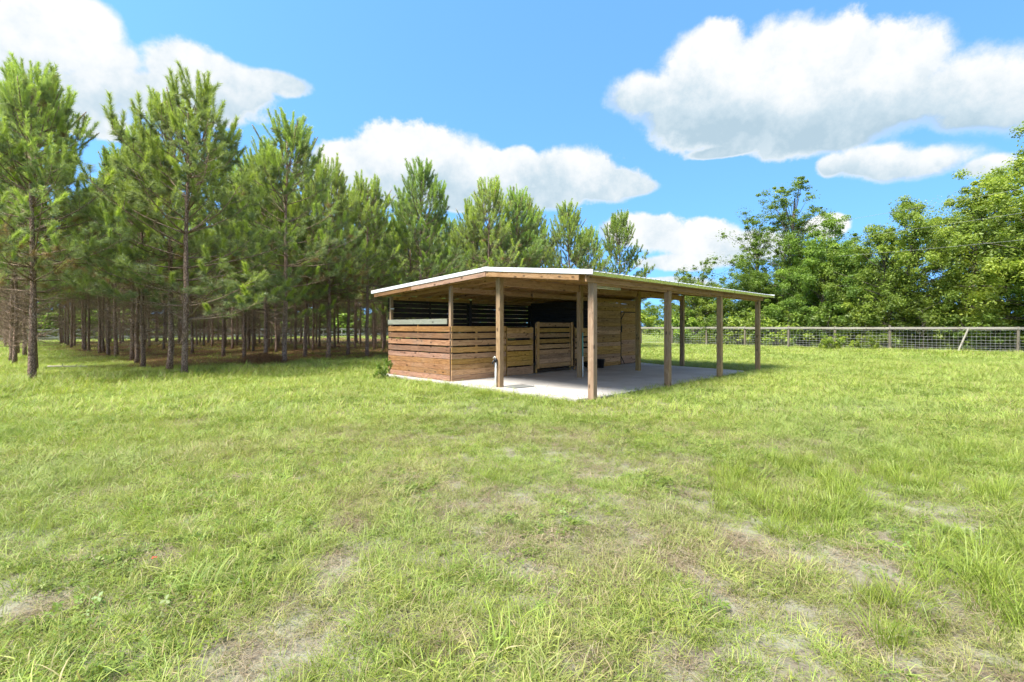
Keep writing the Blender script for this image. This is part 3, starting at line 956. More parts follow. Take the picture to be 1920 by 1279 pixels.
def pine(seed, H, cb, spread, cnt, dead=14, bush=1.0):
    """young plantation pine: trunk, limbs (live and dead) and needle brushes as three meshes"""
    global RNG
    RNG = np.random.default_rng(seed)
    tr, lm = MB(), MB()
    zs = np.linspace(-0.15, H * 0.985, 18)
    wob = np.cumsum(RNG.normal(size=(18, 2)) * 0.018, 0)
    tx = np.stack([wob[:, 0], wob[:, 1], zs], 1)
    r = (0.102 if bush > 1 else 0.086) * (1 - zs / H) ** 0.75 * (H / 10) + 0.012
    r[0] *= 1.25
    tr.tube(tx, r, 11, bump=0.10)

    def at(z):
        return np.array([np.interp(z, zs, tx[:, 0]), np.interp(z, zs, tx[:, 1]), z])
    SP, SD, SL, SN, ST, SF = [], [], [], [], [], []

    def shoot(p, d, l, nl, tone, fl):
        SP.append(p); SD.append(d / np.linalg.norm(d)); SL.append(l); SN.append(nl); ST.append(tone); SF.append(fl)
    z = cb
    while z < H - 0.35:
        t = (z - cb) / (H - cb)
        for k in range(RNG.integers(3, 6) if (bush == 1.0 or t < 0.55) else RNG.integers(3, 5)):
            th = RNG.random() * 6.283
            L = (spread * (1 - t) ** 0.62 * (0.62 + 0.55 * RNG.random()) + 0.34) * (0.72 + 0.28 * min(1, t / 0.2))
            inc = R(6 + 50 * t + RNG.normal() * 8)
            h = np.array([math.cos(th), math.sin(th), 0])
            n = 6
            pts = [at(z)]
            for q in range(n):
                inc2 = min(inc + R(38) * (q / n) ** 1.5, R(78))
                h2 = norm(h + RNG.normal(size=3) * 0.07 * np.array([1, 1, 0]))
                pts.append(pts[-1] + (h2 * math.cos(inc2) + np.array([0, 0, math.sin(inc2)])) * L / n)
            pts = np.array(pts)
            rb = 0.010 + 0.014 * L / 2
            lm.tube(pts, np.linspace(rb, 0.006, n + 1), 5, val=0.4)
            tipd = norm(pts[-1] - pts[-2])
            hi = 0.42 + 0.42 * t
            cd_ = tipd + np.array([0, 0, 0.5 + 0.6 * t])
            for dup in range(2 if t > 0.3 else 1):
                shoot(pts[-1] - tipd * 0.12, cd_, (0.32 + 0.50 * t) * bush, 0.20 - 0.045 * t, hi + 0.25 * RNG.random(), 0.45 - 0.38 * t)
            nl_ = int(3 + (3.3 if bush == 1.0 else 2.7) * L)
            for q in range(nl_):
                s = 0.32 + 0.68 * (q + RNG.random()) / nl_
                i0 = min(int(s * n), n - 1)
                p = pts[i0] + (pts[i0 + 1] - pts[i0]) * (s * n - i0)
                bd = norm(pts[i0 + 1] - pts[i0])
                sd_ = norm(np.cross(bd, [0, 0, 1.0])) * (1 if (q % 2) else -1)
                dd = norm(bd * 0.6 + sd_ * (0.8 + 0.3 * RNG.random()) + np.array([0, 0, 0.15 + 0.5 * RNG.random()]))
                ll = (0.16 + 0.30 * RNG.random()) * (1.15 - 0.5 * s) * (0.6 + 0.35 * L)
                p1 = p + dd * ll
                lm.tube(np.array([p, p + dd * ll * 0.55, p1]), [0.007, 0.006, 0.004], 4, cap=False, val=0.4)
                upd = norm(dd + np.array([0, 0, 0.9 + 0.6 * t]) + RNG.normal(size=3) * 0.2)
                fresh = RNG.random() < 0.34 + 0.30 * t
                if fresh:      # new growth: upright, tight, bright
                    lc, tc_ = 0.26 + 0.40 * t + 0.12 * RNG.random(), 0.62 + 0.38 * RNG.random()
                    shoot(p1 - upd * 0.05, upd, lc * bush, 0.165 * bush, tc_, 0.12); shoot(p1, upd, lc * bush, 0.165 * bush, tc_, 0.14)
                    shoot(p1 - upd * 0.08, dd, 0.18, 0.21, 0.36 + 0.15 * RNG.random(), 0.65)
                else:
                    shoot(p1 - dd * 0.12, norm(dd + np.array([0, 0, 0.25])), 0.26, 0.22 - 0.05 * t, 0.30 + 0.30 * RNG.random() + 0.12 * t, 0.70 - 0.4 * t)
        z += 0.36 + 0.16 * RNG.random()
    # leader and its ring of upright candles
    top = at(H * 0.97)
    for k in range(13):
        d = norm(np.array([RNG.normal() * 0.26, RNG.normal() * 0.26, 1.0]))
        base = at(H * (0.82 + 0.13 * RNG.random())) + np.array([d[0], d[1], 0]) * 1.7
        lm.tube(np.array([at(base[2] - 0.7), base - d * 0.2, base + d * 0.6]), [0.016, 0.014, 0.01], 5, cap=False, val=0.4)
        lc = 0.7 + 0.35 * RNG.random()
        shoot(base, d, lc, 0.135 * bush, 0.55 + 0.3 * RNG.random(), 0.05); shoot(base, d, lc, 0.135 * bush, 0.6 + 0.3 * RNG.random(), 0.05)
        if k % 2 == 0:
            e = base + d * 0.75
            lm.tube(np.array([base, e, e + d * 0.3]), [0.012, 0.022, 0.012], 5, val=0.4)
            shoot(e, d, 0.28, 0.035, 0.45, 0.1)
    lm.tube(np.array([at(H * 0.95), top + np.array([0, 0, 0.7])]), [0.02, 0.012], 5, val=0.4)
    shoot(top, np.array([0.02, 0.02, 1.0]), 0.7, 0.11, 0.6, 0.05)
    # dead lower limbs, bare and thin
    for k in range(dead):
        zz = 1.0 + (cb + 0.8 - 1.0) * (k + RNG.random()) / dead
        th = RNG.random() * 6.283
        L = 0.5 + 1.1 * RNG.random()
        pts = [at(zz)]
        inc = R(RNG.uniform(-5, 30))
        h = np.array([math.cos(th), math.sin(th), 0])
        for q in range(5):
            hh = norm(h + RNG.normal(size=3) * 0.16)
            pts.append(pts[-1] + (hh * math.cos(inc) + np.array([0, 0, math.sin(inc)])) * L / 5)
            inc += RNG.normal() * 0.18
        pts = np.array(pts)
        lm.tube(pts, np.linspace(0.014, 0.004, 6), 5, val=1.0)
        for q in range(7):
            p = pts[1 + q % 5]
            d = norm(np.array([h[0], h[1], 0.2]) + RNG.normal(size=3) * 0.7)
            ll = 0.18 + 0.3 * RNG.random()
            lm.tube(np.array([p, p + d * ll * 0.6, p + d * ll + RNG.normal(size=3) * 0.04]), [0.006, 0.004, 0.002], 4, cap=False, val=1.0)
    v, f, tn = needles(np.array(SP), np.array(SD), np.array(SL), np.array(SN), np.array(ST), cnt, 0.0056 if bush > 1 else 0.0068, np.array(SF))
    if dead > 20:     # brown needles caught low inside the stand
        zz_ = np.array(SP)[:, 2]
        k = RNG.random(len(SP)) < np.where(zz_ < cb + 1.6, 0.30, 0.03)
        tn = tn.copy()
        tn.reshape(len(SP), -1)[k] *= 0.12
    return (tr.mesh('pine_trunk', M_PBARK, True), lm.mesh('pine_limbs', M_TWIG, True), np_mesh('pine_needles', v, f, M_NEEDLE, {'tone': tn}))


def leaves(C, rad, per, size, tone, flat=0.75):
    """leaf blades in clumps: each blade two triangles folded at the midrib"""
    n = len(C)
    rad = np.repeat(rad, per); tone = np.repeat(tone, per)
    Cc = np.repeat(C, per, 0); m = len(Cc)
    d = norm(RNG.normal(size=(m, 3)))
    rr = RNG.random(m) ** 0.45
    off = d * (rad * rr)[:, None]
    off[:, 2] *= flat
    p = Cc + off
    nrm = norm(d * 0.6 + np.array([0, 0, 0.8]) + RNG.normal(size=(m, 3)) * 0.55)
    ax = norm(np.cross(nrm, RNG.normal(size=(m, 3))))
    bx = np.cross(nrm, ax)
    s = size * (0.6 + 0.8 * RNG.random(m))
    L, Wd = s[:, None], (s * 0.52)[:, None]
    fold = nrm * (s * 0.10)[:, None]
    v = np.stack([p - ax * L * 0.5, p + bx * Wd * 0.5 + fold, p + ax * L * 0.5 - nrm * (s * 0.08)[:, None], p - bx * Wd * 0.5 + fold], 1).reshape(-1, 3)
    i = np.arange(m)[:, None] * 4
    f = np.concatenate([i + [0, 1, 2], i + [0, 2, 3]])
    tn = np.clip(tone + (RNG.random(m) - 0.5) * 0.35, 0, 1)
    return v, f, np.repeat(tn, 4)


def broadleaf(seed, H, rx, cb, nclump, per, size, open_=0.0, trunks=1, clump_r=0.75, tone0=0.45, lean=0.0):
    """broadleaved tree: trunk with forked limbs, crown of leaf clumps with gaps"""
    global RNG
    RNG = np.random.default_rng(seed)
    tr = MB()
    C, T, RD = [], [], []
    for s in range(trunks):
        sc_ = min(1.0, H / 5.0)
        ox, oy = (RNG.normal(size=2) * 0.5 * sc_ if trunks > 1 else (0, 0))
        hh = H * (1 - 0.14 * s)
        zs = np.linspace(-0.2, hh * 0.9, 12)
        wob = np.cumsum(RNG.normal(size=(12, 2)) * 0.07 * H / 10, 0)
        tx = np.stack([ox * (1 + zs / hh * 2.5) + wob[:, 0] + lean * zs, oy * (1 + zs / hh * 2.5) + wob[:, 1], zs], 1)
        tr.tube(tx, 0.018 * hh * (1 - zs / hh * 0.93) + 0.01 * sc_, 9, bump=0.1)
        nc = nclump // trunks
        for k in range(nc):
            z = cb + (hh - cb) * (0.02 + 0.98 * ((k + RNG.random()) / nc))
            t = (z - cb) / (hh - cb)
            env = rx * (math.sin(math.pi * min(1, 0.16 + 0.80 * t) ** 0.9)) ** 0.7 * (0.72 + 0.5 * RNG.random())
            th = RNG.random() * 6.283
            q = RNG.random() ** (0.45 if not open_ else 0.7)
            c0 = np.array([np.interp(z * 0.8, zs, tx[:, 0]), np.interp(z * 0.8, zs, tx[:, 1]), max(z * 0.78 - 0.2, cb * 0.5)])
            c = np.array([np.interp(z, zs, tx[:, 0]) + math.cos(th) * env * q, np.interp(z, zs, tx[:, 1]) + math.sin(th) * env * q, z + RNG.normal() * 0.2 * sc_])
            c0[2] = min(c0[2], max(0.02, z * 0.78 - 0.2 * sc_))
            mid = (c0 + c) / 2 + np.array([0, 0, 0.12 * sc_]) + RNG.normal(size=3) * 0.12 * sc_
            tr.tube(np.array([c0, mid, c]), [0.02 * sc_ + 0.004 * H * (1 - t), 0.022 * sc_, 0.008 * sc_], 5, cap=False)
            C.append(c); RD.append(clump_r * (0.6 + 0.7 * RNG.random()))
            T.append(tone0 + 0.45 * (RNG.random() - 0.5))
            # smaller sprays round the clump, so the outline stays ragged
            for e in range(3):
                dv = norm(RNG.normal(size=3)) * RD[-1] * 1.15
                C.append(c + dv); RD.append(RD[-1] * 0.42); T.append(T[-1] + 0.15 * (RNG.random() - 0.3))
                if e == 2: RD[-1] = clump_r * 0.35
    C, RD, T = np.array(C), np.array(RD), np.array(T)
    keep = RNG.random(len(C)) > open_ * 0.45
    C, RD, T = C[keep], RD[keep], T[keep]
    v, f, tn = leaves(C, RD, per, size, T)
    return tr.mesh('tree_wood', M_BBARK, True), np_mesh('tree_leaves', v, f, M_LEAF, {'tone': tn})


# ------------------------------------------------------------------ pine plantation
EDGE = [pine(11, 10.0, 2.1, 3.1, 118, 18, 1.25), pine(23, 10.0, 3.2, 2.7, 118, 22, 1.25), pine(37, 10.0, 3.4, 2.5, 118, 22, 1.25)]
INNER = [pine(51, 10.0, 3.7, 2.2, 66, 58), pine(67, 10.0, 4.1, 2.1, 66, 64), pine(83, 10.0, 3.4, 2.3, 66, 58)]


def put_pine(src, a, b, h, rot, label, group=None, lean=(0, 0), at=None, wide=1.12):
    p = at if at else W(a, b)
    z = float(gz(p[0], p[1]))
    s = h / 11.0
    M = Matrix.Translation((p[0], p[1], z)) @ Euler((lean[0], lean[1], rot)).to_matrix().to_4x4() @ Matrix.Diagonal((s * wide, s * wide, s, 1))
    t = empty('pine_tree', M)
    tag(t, label, 'pine tree', group)
    link('trunk', src[0], t, Matrix.Diagonal((1 / wide, 1 / wide, 1, 1))); link('limbs', src[1], t); link('crown', src[2], t)
    return t


FRONT = [  # pixel of the foot, height, prototype, turn, label
    ((60, 716), 8.45, 1, 0.4, 'tall pine with stout scaly trunk at the left edge of the plantation'),
    ((347, 704), 9.1, 0, 2.1, 'broad bushy pine with pale trunk and low green boughs in front'),
    ((533, 684), 9.9, 2, 3.9, 'tall pine with bare lower trunk beside the brown brush pile'),
    ((615, 673), 9.3, 1, 1.2, 'pine with slim pale trunk right of the brush pile pine'),
    ((688, 668), 9.2, 2, 5.0, 'pine with brown trunk nearest the left eave of the shed'),
]
GRP = 'pines of the plantation'
taken = []
for (px, h, k, rot, lab) in FRONT:
    gx_, gy_ = ground_px(*px)
    put_pine(EDGE[k], 0, 0, h, rot, lab, GRP, at=(gx_, gy_), wide=1.42 if k == 0 else 1.2)
    taken.append((gx_, gy_))
# pines whose crowns rise over the shed roof, front of each row
OVER = [(7.4, 16.6, 10.3, 0, 0.9, 'pine with broad crown rising behind the left slope of the shed roof'),
        (11.2, 15.2, 10.0, 2, 2.7, 'pine with upright candles rising behind the roof ridge of the shed'),
        (13.3, 14.9, 9.8, 1, 4.4, 'narrower pine just right of the roof ridge, behind the shed'),
        (19.0, 15.4, 9.9, 0, 5.5, 'pine rising behind the near eave corner of the shed'),
        (22.6, 13.6, 9.7, 2, 1.5, 'rightmost pine of the plantation, leaning open against the sky')]
for a, b, h, k, rot, lab in OVER:
    put_pine(EDGE[k], a, b, h, rot, lab, GRP)
    p = W(a, b); taken.append((p.x, p.y))
ROWN = ['the leftmost pine', 'the broad bushy pine', 'the brush pile pine', 'the slim pale pine right of the brush pile', 'the pine nearest the left eave', 'the left roof slope', 'the roof ridge', 'the right roof slope', 'the near eave corner', 'the rightmost pine']
rows = [(-7.9, 15.3), (-4.6, 14.6), (-0.7, 16.9), (2.5, 19.3), (5.0, 19.6), (8.4, 18.8), (11.8, 17.4), (15.2, 16.0), (18.6, 17.8), (22.0, 16.2)]
rr = random.Random(5)
for ri, (a, b0) in enumerate(rows):
    b = b0; k = 0
    bmax = 60 if ri < 7 else 40
    while b < bmax:
        aa, bb = a + rr.uniform(-0.35, 0.35), b + rr.uniform(-0.35, 0.35)
        p = W(aa, bb)
        if all((p.x - x) ** 2 + (p.y - y) ** 2 > 1.9 for x, y in taken) and rr.random() > 0.05:
            taken.append((p.x, p.y))
            if k == 0:
                src = EDGE[rr.randrange(3)]
                put_pine(src, aa, bb, rr.uniform(8.9, 9.9), rr.uniform(0, 6.28), 'second pine of its row, behind ' + ROWN[ri], GRP)
            else:
                src = INNER[rr.randrange(3)]
                put_pine(src, aa, bb, rr.uniform(8.4, 10.0), rr.uniform(0, 6.28), 'shaded pine deep in the row behind ' + ROWN[ri], GRP, (rr.uniform(-0.02, 0.02), rr.uniform(-0.02, 0.02)))
        b += 2.4 if k < 9 else 3.0
        k += 1

# ------------------------------------------------------------------ broadleaved trees beyond the wire fence
BL = [broadleaf(101, 11.5, 4.4, 1.2, 130, 180, 0.140, 0.0, 2, 1.0, 0.55),
      broadleaf(113, 9.5, 3.7, 0.7, 112, 180, 0.130, 0.0, 2, 0.95, 0.52),
      broadleaf(127, 14.0, 4.1, 2.2, 160, 90, 0.135, 0.62, 2, 0.78, 0.40),
      broadleaf(139, 8.0, 3.3, 0.3, 105, 170, 0.128, 0.0, 2, 0.90, 0.46)]
SHRUB = [broadleaf(151, 2.6, 1.6, 0.1, 34, 60, 0.17, 0.0, 3, 0.46, 0.42), broadleaf(163, 1.9, 1.5, 0.05, 30, 60, 0.15, 0.0, 3, 0.42, 0.58),
         broadleaf(171, 0.8, 0.42, 0.03, 26, 60, 0.055, 0.0, 3, 0.13, 0.60)]


def put_tree(src, p, h0, h, rot, label, name='broadleaf_tree', cat='tree', group=None, sx_=1.0):
    s = h / h0
    M = Matrix.Translation((p[0], p[1], float(gz(p[0], p[1])))) @ Matrix.Rotation(rot, 4, 'Z') @ Matrix.Diagonal((s * sx_, s * sx_, s, 1))
    t = empty(name, M)
    tag(t, label, cat, group)
    link('trunk', src[0], t); link('crown', src[1], t)
    return t


GB = 'broadleaved trees beyond the wire fence'
H0 = (11.5, 9.5, 14.0, 8.0)
TR = [  # proto, a, b, height, turn, widen, label
    (0, 37.0, -7.6, 14.2, 0.3, 1.05, 'tallest spreading green tree at the right edge of the picture'),
    (1, 36.0, -10.5, 9.0, 1.3, 1.1, 'green tree partly cut off by the right edge, behind the fence'),
    (0, 38.4, -3.6, 12.6, 2.0, 1.0, 'large bright green tree second from the right edge'),
    (1, 37.2, -0.2, 9.7, 4.2, 1.0, 'rounded yellow-green tree behind the leafy fence post'),
    (1, 39.2, 2.4, 9.7, 2.9, 0.95, 'dense green tree left of the rounded yellow-green one'),
    (3, 37.4, 5.6, 7.4, 0.8, 1.0, 'lower bushy tree right of the tall airy tree'),
    (2, 41.0, 9.8, 13.7, 0.9, 1.15, 'tall airy tree with sky showing through, right of the shed'),
    (2, 40.2, 7.2, 12.4, 3.6, 0.95, 'slender brownish airy tree just right of the tall airy one'),
    (3, 37.8, 9.6, 7.0, 3.3, 1.1, 'dark bushy tree at the foot of the tall airy tree'),
    (3, 38.6, 13.4, 6.2, 5.1, 1.1, 'bushy tree seen between the last shed posts'),
    (2, 42.0, 17.8, 8.6, 2.2, 0.8, 'small thin tree showing above the far eave of the shed'),
    (3, 40.6, 16.6, 5.2, 1.1, 1.0, 'low bushy tree behind the far eave of the shed'),
    (1, 45.5, -2.0, 10.2, 5.0, 1.1, 'dark tree filling the gap deep behind the right hand trees'),
    (3, 45.0, -8.5, 10.0, 2.4, 1.3, 'dark low tree filling the gap behind the right edge trees'),
    (3, 44.0, 1.6, 8.0, 4.0, 1.4, 'dark bushy tree behind the rounded yellow-green tree'),
    (3, 45.0, 11.5, 6.6, 1.9, 1.4, 'dark bushy tree deep behind the tall airy tree'),
    (1, 46.0, 5.0, 8.6, 0.2, 1.2, 'shaded tree deep behind the middle of the right hand trees'),
]
for k, a, b, h, rot, wd, lab in TR:
    p = W(a, b)
    put_tree(BL[k], p, H0[k], h, rot, lab, group=GB, sx_=wd)
rs = random.Random(9)
b = -11.0
while b < 17.0:
    p = W(36.0 + rs.uniform(-0.5, 1.8), b)
    k = rs.randrange(2)
    put_tree(SHRUB[k], p, (2.6, 1.9)[k], rs.uniform(1.9, 3.0), rs.uniform(0, 6.28), 'leafy shrub of the undergrowth close behind the wire fence', 'shrub', 'shrub', 'shrubs behind the wire fence')
    b += rs.uniform(0.9, 1.5)
# creeper and brambles grown over the fence itself
for (px, py, h, lab) in ((1568, 655, 1.0, 'bramble bush smothering the leafy fence post'), (1625, 654, 1.1, 'yellow-green bramble bush against the wire between two fence posts'), (1312, 646, 0.9, 'low bramble at the fence seen between the shed posts')):
    gx_, gy_ = ground_px(px, py)
    put_tree(SHRUB[1], (gx_, gy_), 1.9, h, px * 0.37, lab, 'bramble_bush', 'bush', sx_=1.0)
# weedy shrub at the stall corner
gx_, gy_ = ground_px(712, 712)
put_tree(SHRUB[2], (gx_ - 0.02, gy_ + 0.3), 0.8, 0.62, 0.5, 'small weedy shrub growing at the left corner of the shed', 'weedy_shrub', 'shrub', sx_=0.62)
# far woods behind the rail fence and beyond the open field
for k in range(26):
    p = W(-40 + k * 5.2 + rs.uniform(-2, 2), 81 + rs.uniform(-3, 6))
    q = rs.choice((0, 1, 3))
    put_tree(BL[q], p, H0[q], rs.uniform(8.5, 12.5), rs.uniform(0, 6.28), 'tree of the far wood behind the pale rail fence', group='trees of the far wood', sx_=1.35)
for k in range(30):
    p = W(-38 + k * 3.1 + rs.uniform(-1, 1), 76.5 + rs.uniform(-1, 2))
    q = rs.randrange(2)
    put_tree(SHRUB[q], p, (2.6, 1.9)[q], rs.uniform(3.2, 4.8), rs.uniform(0, 6.28), 'shrub at the edge of the far wood behind the pale rail fence', 'shrub', 'shrub', 'shrubs of the far wood', 1.6)
for k in range(7):
    x = 22 + k * 7.5 + rs.uniform(-2, 2); y = 108 + rs.uniform(-5, 9)
    q = (3, 1, 3, 0, 1, 3, 1)[k]
    put_tree(BL[q], (x, y), H0[q], rs.uniform(6.5, 9), rs.uniform(0, 6.28), 'distant tree across the open field behind the shed', group='distant trees across the field', sx_=1.5)
put_tree(SHRUB[1], (23.2, 92), 1.9, 4.2, 0.7, 'yellowish bush far across the field, left of the open shed posts', 'field_bush', 'bush', sx_=1.3)

# brush pile beside the third pine and a fallen stick
bx_, by_ = ground_px(494, 684)
mb = MB(); RNG = np.random.default_rng(4)
for k in range(150):
    th = RNG.random() * 6.283; r0 = RNG.random() ** 0.6 * 0.75
    p = np.array([math.cos(th) * r0 * 1.25, math.sin(th) * r0, 0.0])
    hgt = 0.42 * (1 - (r0 / 0.8) ** 2) * RNG.random()
    d = norm(np.array([RNG.normal(), RNG.normal(), RNG.normal() * 0.25]))
    L = 0.25 + 0.5 * RNG.random()
    m = p + np.array([0, 0, hgt + 0.05])
    mb.tube(np.array([m - d * L / 2 - [0, 0, 0.05], m + [0, 0, 0.05], m + d * L / 2 - [0, 0, 0.06]]), [0.006, 0.008, 0.004], 4, cap=False, val=RNG.random())
pile = empty('brush_pile', Matrix.Translation((bx_, by_, float(gz(bx_, by_)))))
tag(pile, 'rust-brown pile of dead pine brush at the foot of a tall pine', 'brush pile')
link('sticks', mb.mesh('sticks', M_PINESTRAW, True, 'tone'), pile)
n_ = 260
ang = RNG.random(n_) * 6.283; r0 = RNG.random(n_) ** 0.5 * 0.75
pp = np.stack([np.cos(ang) * r0 * 1.2, np.sin(ang) * r0, 0.05 + 0.32 * (1 - (r0 / 0.8) ** 2)], 1)
v, f, tn = needles(pp, norm(RNG.normal(size=(n_, 3)) + [0, 0, 0.3]), np.full(n_, 0.12), np.full(n_, 0.2), np.full(n_, 0.55), 14, 0.005, np.full(n_, 0.7))
link('dead_needles', np_mesh('dead_needles', v, f, M_PINESTRAW, {'tone': tn}), pile)
s0 = Vector((*ground_px(84, 691), 0)); s1 = Vector((*ground_px(170, 690), 0))
mb = MB(); RNG = np.random.default_rng(6)
tt = np.linspace(0, 1, 9)
pts = np.array([list(s0.lerp(s1, t)) for t in tt]) + RNG.normal(size=(9, 3)) * [0.03, 0.05, 0.01]
pts[:, 2] = gz(pts[:, 0], pts[:, 1]) + 0.09
mb.tube(pts, np.linspace(0.03, 0.012, 9), 7)
for k in (3, 5, 6):
    mb.tube(np.array([pts[k], pts[k] + [0.1, -0.12, 0.08], pts[k] + [0.28, -0.2, 0.1]]), [0.01, 0.008, 0.004], 5)
st = link('fallen_branch', mb.mesh('fallen_branch', M_DEADSTICK, True))
tag(st, 'thin pale fallen branch lying in the grass by the leftmost pine', 'branch')

# ------------------------------------------------------------------ wire fence with top rail, right
wf = empty('wire_fence', M_SHED @ Matrix.Translation((32.3, 0, 0)))
tag(wf, 'wire mesh fence with weathered posts and one pale top rail along the field', 'fence')
fp = [-15.7, -12.7, -9.7, -6.64, -0.72, 2.36, 5.3, 8.4, 11.45, 14.5, 17.5, 20.5, 23.5]
for k, b in enumerate(fp):
    beam('post', wf, (0, b, -0.2), (0.01 + jit(0.03), b + jit(0.03), 1.55 + jit(0.05)), 0.13, 0.13, M_FENCEWOOD, 0.02)
for k in range(len(fp) - 1):
    b0, b1 = fp[k], fp[k + 1]
    beam('top_rail', wf, (-0.085, b0 - 0.0, 1.42 + jit(0.012)), (-0.085, b1 - 0.012, 1.42 + jit(0.012)), 0.035, 0.14, M_RAILWOOD)
    mb = MB()
    sag = lambda t, z: z - 0.03 * math.sin(math.pi * t) + 0.012 * math.sin(9 * t + z * 20)
    for z in (0.12, 0.24, 0.38, 0.54, 0.72, 0.92, 1.14, 1.30):
        mb.tube([(0.075 + 0.02 * math.sin(5 * t + z * 9), b0 + (b1 - b0) * t, sag(t, z)) for t in np.linspace(0, 1, 8)], 0.0045, 4, cap=False)
    nv = int((b1 - b0) / 0.2)
    for q in range(nv):
        y = b0 + (b1 - b0) * (q + 0.5) / nv
        mb.tube([(0.078, y, 0.05), (0.085, y + 0.01, 0.7), (0.078, y, 1.31)], 0.0038, 4, cap=False)
    o = link('wire_mesh', mb.mesh('wire_mesh', M_WIRE), wf)
    o['kind'] = 'stuff'
# broken post leaning on the wire
gx_, gy_ = ground_px(1796, 660)
lp = Vector((gx_, gy_, 0.0)); lq = W(32.18, -4.55, 1.40)
o = link('leaning_post', box_mesh((lq - lp).length, 0.09, 0.05, M_RAILWOOD, 0.006), None, beam_matrix(lp, lq))
tag(o, 'pale loose post leaning against the wire fence near the right edge', 'post')

# ------------------------------------------------------------------ pale rail fence behind the plantation
M_PALERAIL = wood_mat('pale_rail_wood', [(0.34, 0.32, 0.28), (0.44, 0.42, 0.37), (0.52, 0.50, 0.45)], 0.3, vary=0.2)
rf = empty('rail_fence', M_SHED @ Matrix.Translation((0, 68, 0)))
tag(rf, 'pale timber rail fence with cross braces far behind the pine plantation', 'fence')
na = 30
for k in range(na):
    a = -34 + 3.0 * k
    beam('post', rf, (a, 0, -0.2), (a, 0, 1.32), 0.14, 0.14, M_PALERAIL, 0.01)
    if k < na - 1:
        for z in (0.30, 1.16):
            beam('rail', rf, (a + 0.004, -0.09, z), (a + 2.996, -0.09, z), 0.035, 0.17, M_PALERAIL)
        beam('cross_brace', rf, (a + 0.08, -0.045, 0.36), (a + 2.92, -0.045, 1.10), 0.03, 0.13, M_PALERAIL)
        beam('cross_brace', rf, (a + 0.08, -0.012, 1.10), (a + 2.92, -0.012, 0.36), 0.03, 0.13, M_PALERAIL)

tk = np.array([list(W(a, b, 0.03)) for a in np.linspace(-60, 90, 60) for b in (70.0 + 0.5 * math.sin(a * 0.7), 74.2 + 0.4 * math.sin(a * 0.9))])
tk[:, 2] = gz(tk[:, 0], tk[:, 1]) + 0.03
ti = np.arange(59)[:, None] * 2
track = link('dirt_track', np_mesh('dirt_track', tk, np.concatenate([ti + [0, 2, 3, 1]]), plain('pale_sand', (0.36, 0.32, 0.25), 0.95, 0.0, 0.15, 1.5)))
tag(track, 'pale sandy track running behind the far rail fence', 'track', kind='structure')

# ------------------------------------------------------------------ overhead cables, right
def cable(p, q, sag, label):
    t = np.linspace(0, 1, 40)
    P_ = np.array(p)[None] * (1 - t)[:, None] + np.array(q)[None] * t[:, None]
    P_[:, 2] -= sag * 4 * t * (1 - t)
    mb = MB(); mb.tube(P_, 0.0065, 6)
    o = link('overhead_cable', mb.mesh('overhead_cable', M_CABLE, True))
    tag(o, label, 'cable', 'overhead cables')


def on_ray(x, y, dep):
    return ((x - CX) / F_PX * dep, dep, CAM_H + (HORIZON - y) / F_PX * dep)


cable(on_ray(1330, 492, 58), on_ray(2300, 410, 18), 0.35, 'lower overhead cable crossing in front of the right hand trees')
cable(on_ray(1330, 474, 58), on_ray(2300, 338, 18), 0.35, 'middle overhead cable crossing in front of the right hand trees')
cable(on_ray(1330, 448, 58), on_ray(2300, 280, 18), 0.35, 'upper overhead cable crossing the crowns at the right edge')

# ------------------------------------------------------------------ grass
RNG = np.random.default_rng(21)


def blades(n, h, wd, rad, lean, curl, seg=3, tone=(0.2, 0.9), upright=0.0, hvar=0.5):
    """a tuft of n curved tapering blades"""
    th = RNG.random(n) * 6.283; r0 = np.sqrt(RNG.random(n)) * rad
    base = np.stack([np.cos(th) * r0, np.sin(th) * r0, np.full(n, -0.012)], 1)
    ph = th + RNG.normal(size=n) * 0.9
    out = np.stack([np.cos(ph), np.sin(ph), np.zeros(n)], 1)
    side = np.stack([-np.sin(ph), np.cos(ph), np.zeros(n)], 1)
    L = h * (1 - hvar + 2 * hvar * RNG.random(n) * 0.75 + hvar * 0.25)
    ln = lean * (0.3 + 1.2 * RNG.random(n)); cu = curl * (0.4 + 1.0 * RNG.random(n))
    vs = []
    p = base.copy(); a = ln.copy()
    wds = wd * (0.7 + 0.6 * RNG.random(n))
    for k in range(seg + 1):
        t = k / seg
        ww = wds * (1 - t) ** 0.7 if k < seg else np.zeros(n)
        if k < seg:
            vs.append(p - side * ww[:, None] * 0.5); vs.append(p + side * ww[:, None] * 0.5)
        else:
            vs.append(p.copy())
        a = a + cu / seg
        p = p + (out * np.sin(a)[:, None] + np.array([0, 0, 1.0]) * np.cos(a)[:, None]) * (L / seg)[:, None]
    nv = 2 * seg + 1
    v = np.stack(vs, 1).reshape(-1, 3)
    i = np.arange(n)[:, None] * nv
    q = [i + [2 * k, 2 * k + 1, 2 * k + 3, 2 * k + 2] for k in range(seg - 1)]
    q = np.concatenate(q) if q else np.zeros((0, 4), int)
    t_ = i + [2 * (seg - 1), 2 * (seg - 1) + 1, 2 * seg]
    tn = tone[0] + (tone[1] - tone[0]) * RNG.random(n)
    dry = RNG.random(n) < 0.14
    tn = np.where(dry, 0.04 * RNG.random(n), tn)
    return v, q, t_, np.repeat(tn, nv)


def combine(parts):
    V, Q, T, N, off = [], [], [], [], 0
    for v, q, t, tn in parts:
        V.append(v); N.append(tn)
        if len(q): Q.append(q + off)
        if len(t): T.append(t + off)
        off += len(v)
    return np.concatenate(V), [np.concatenate(x) for x in (Q, T) if x], np.concatenate(N)


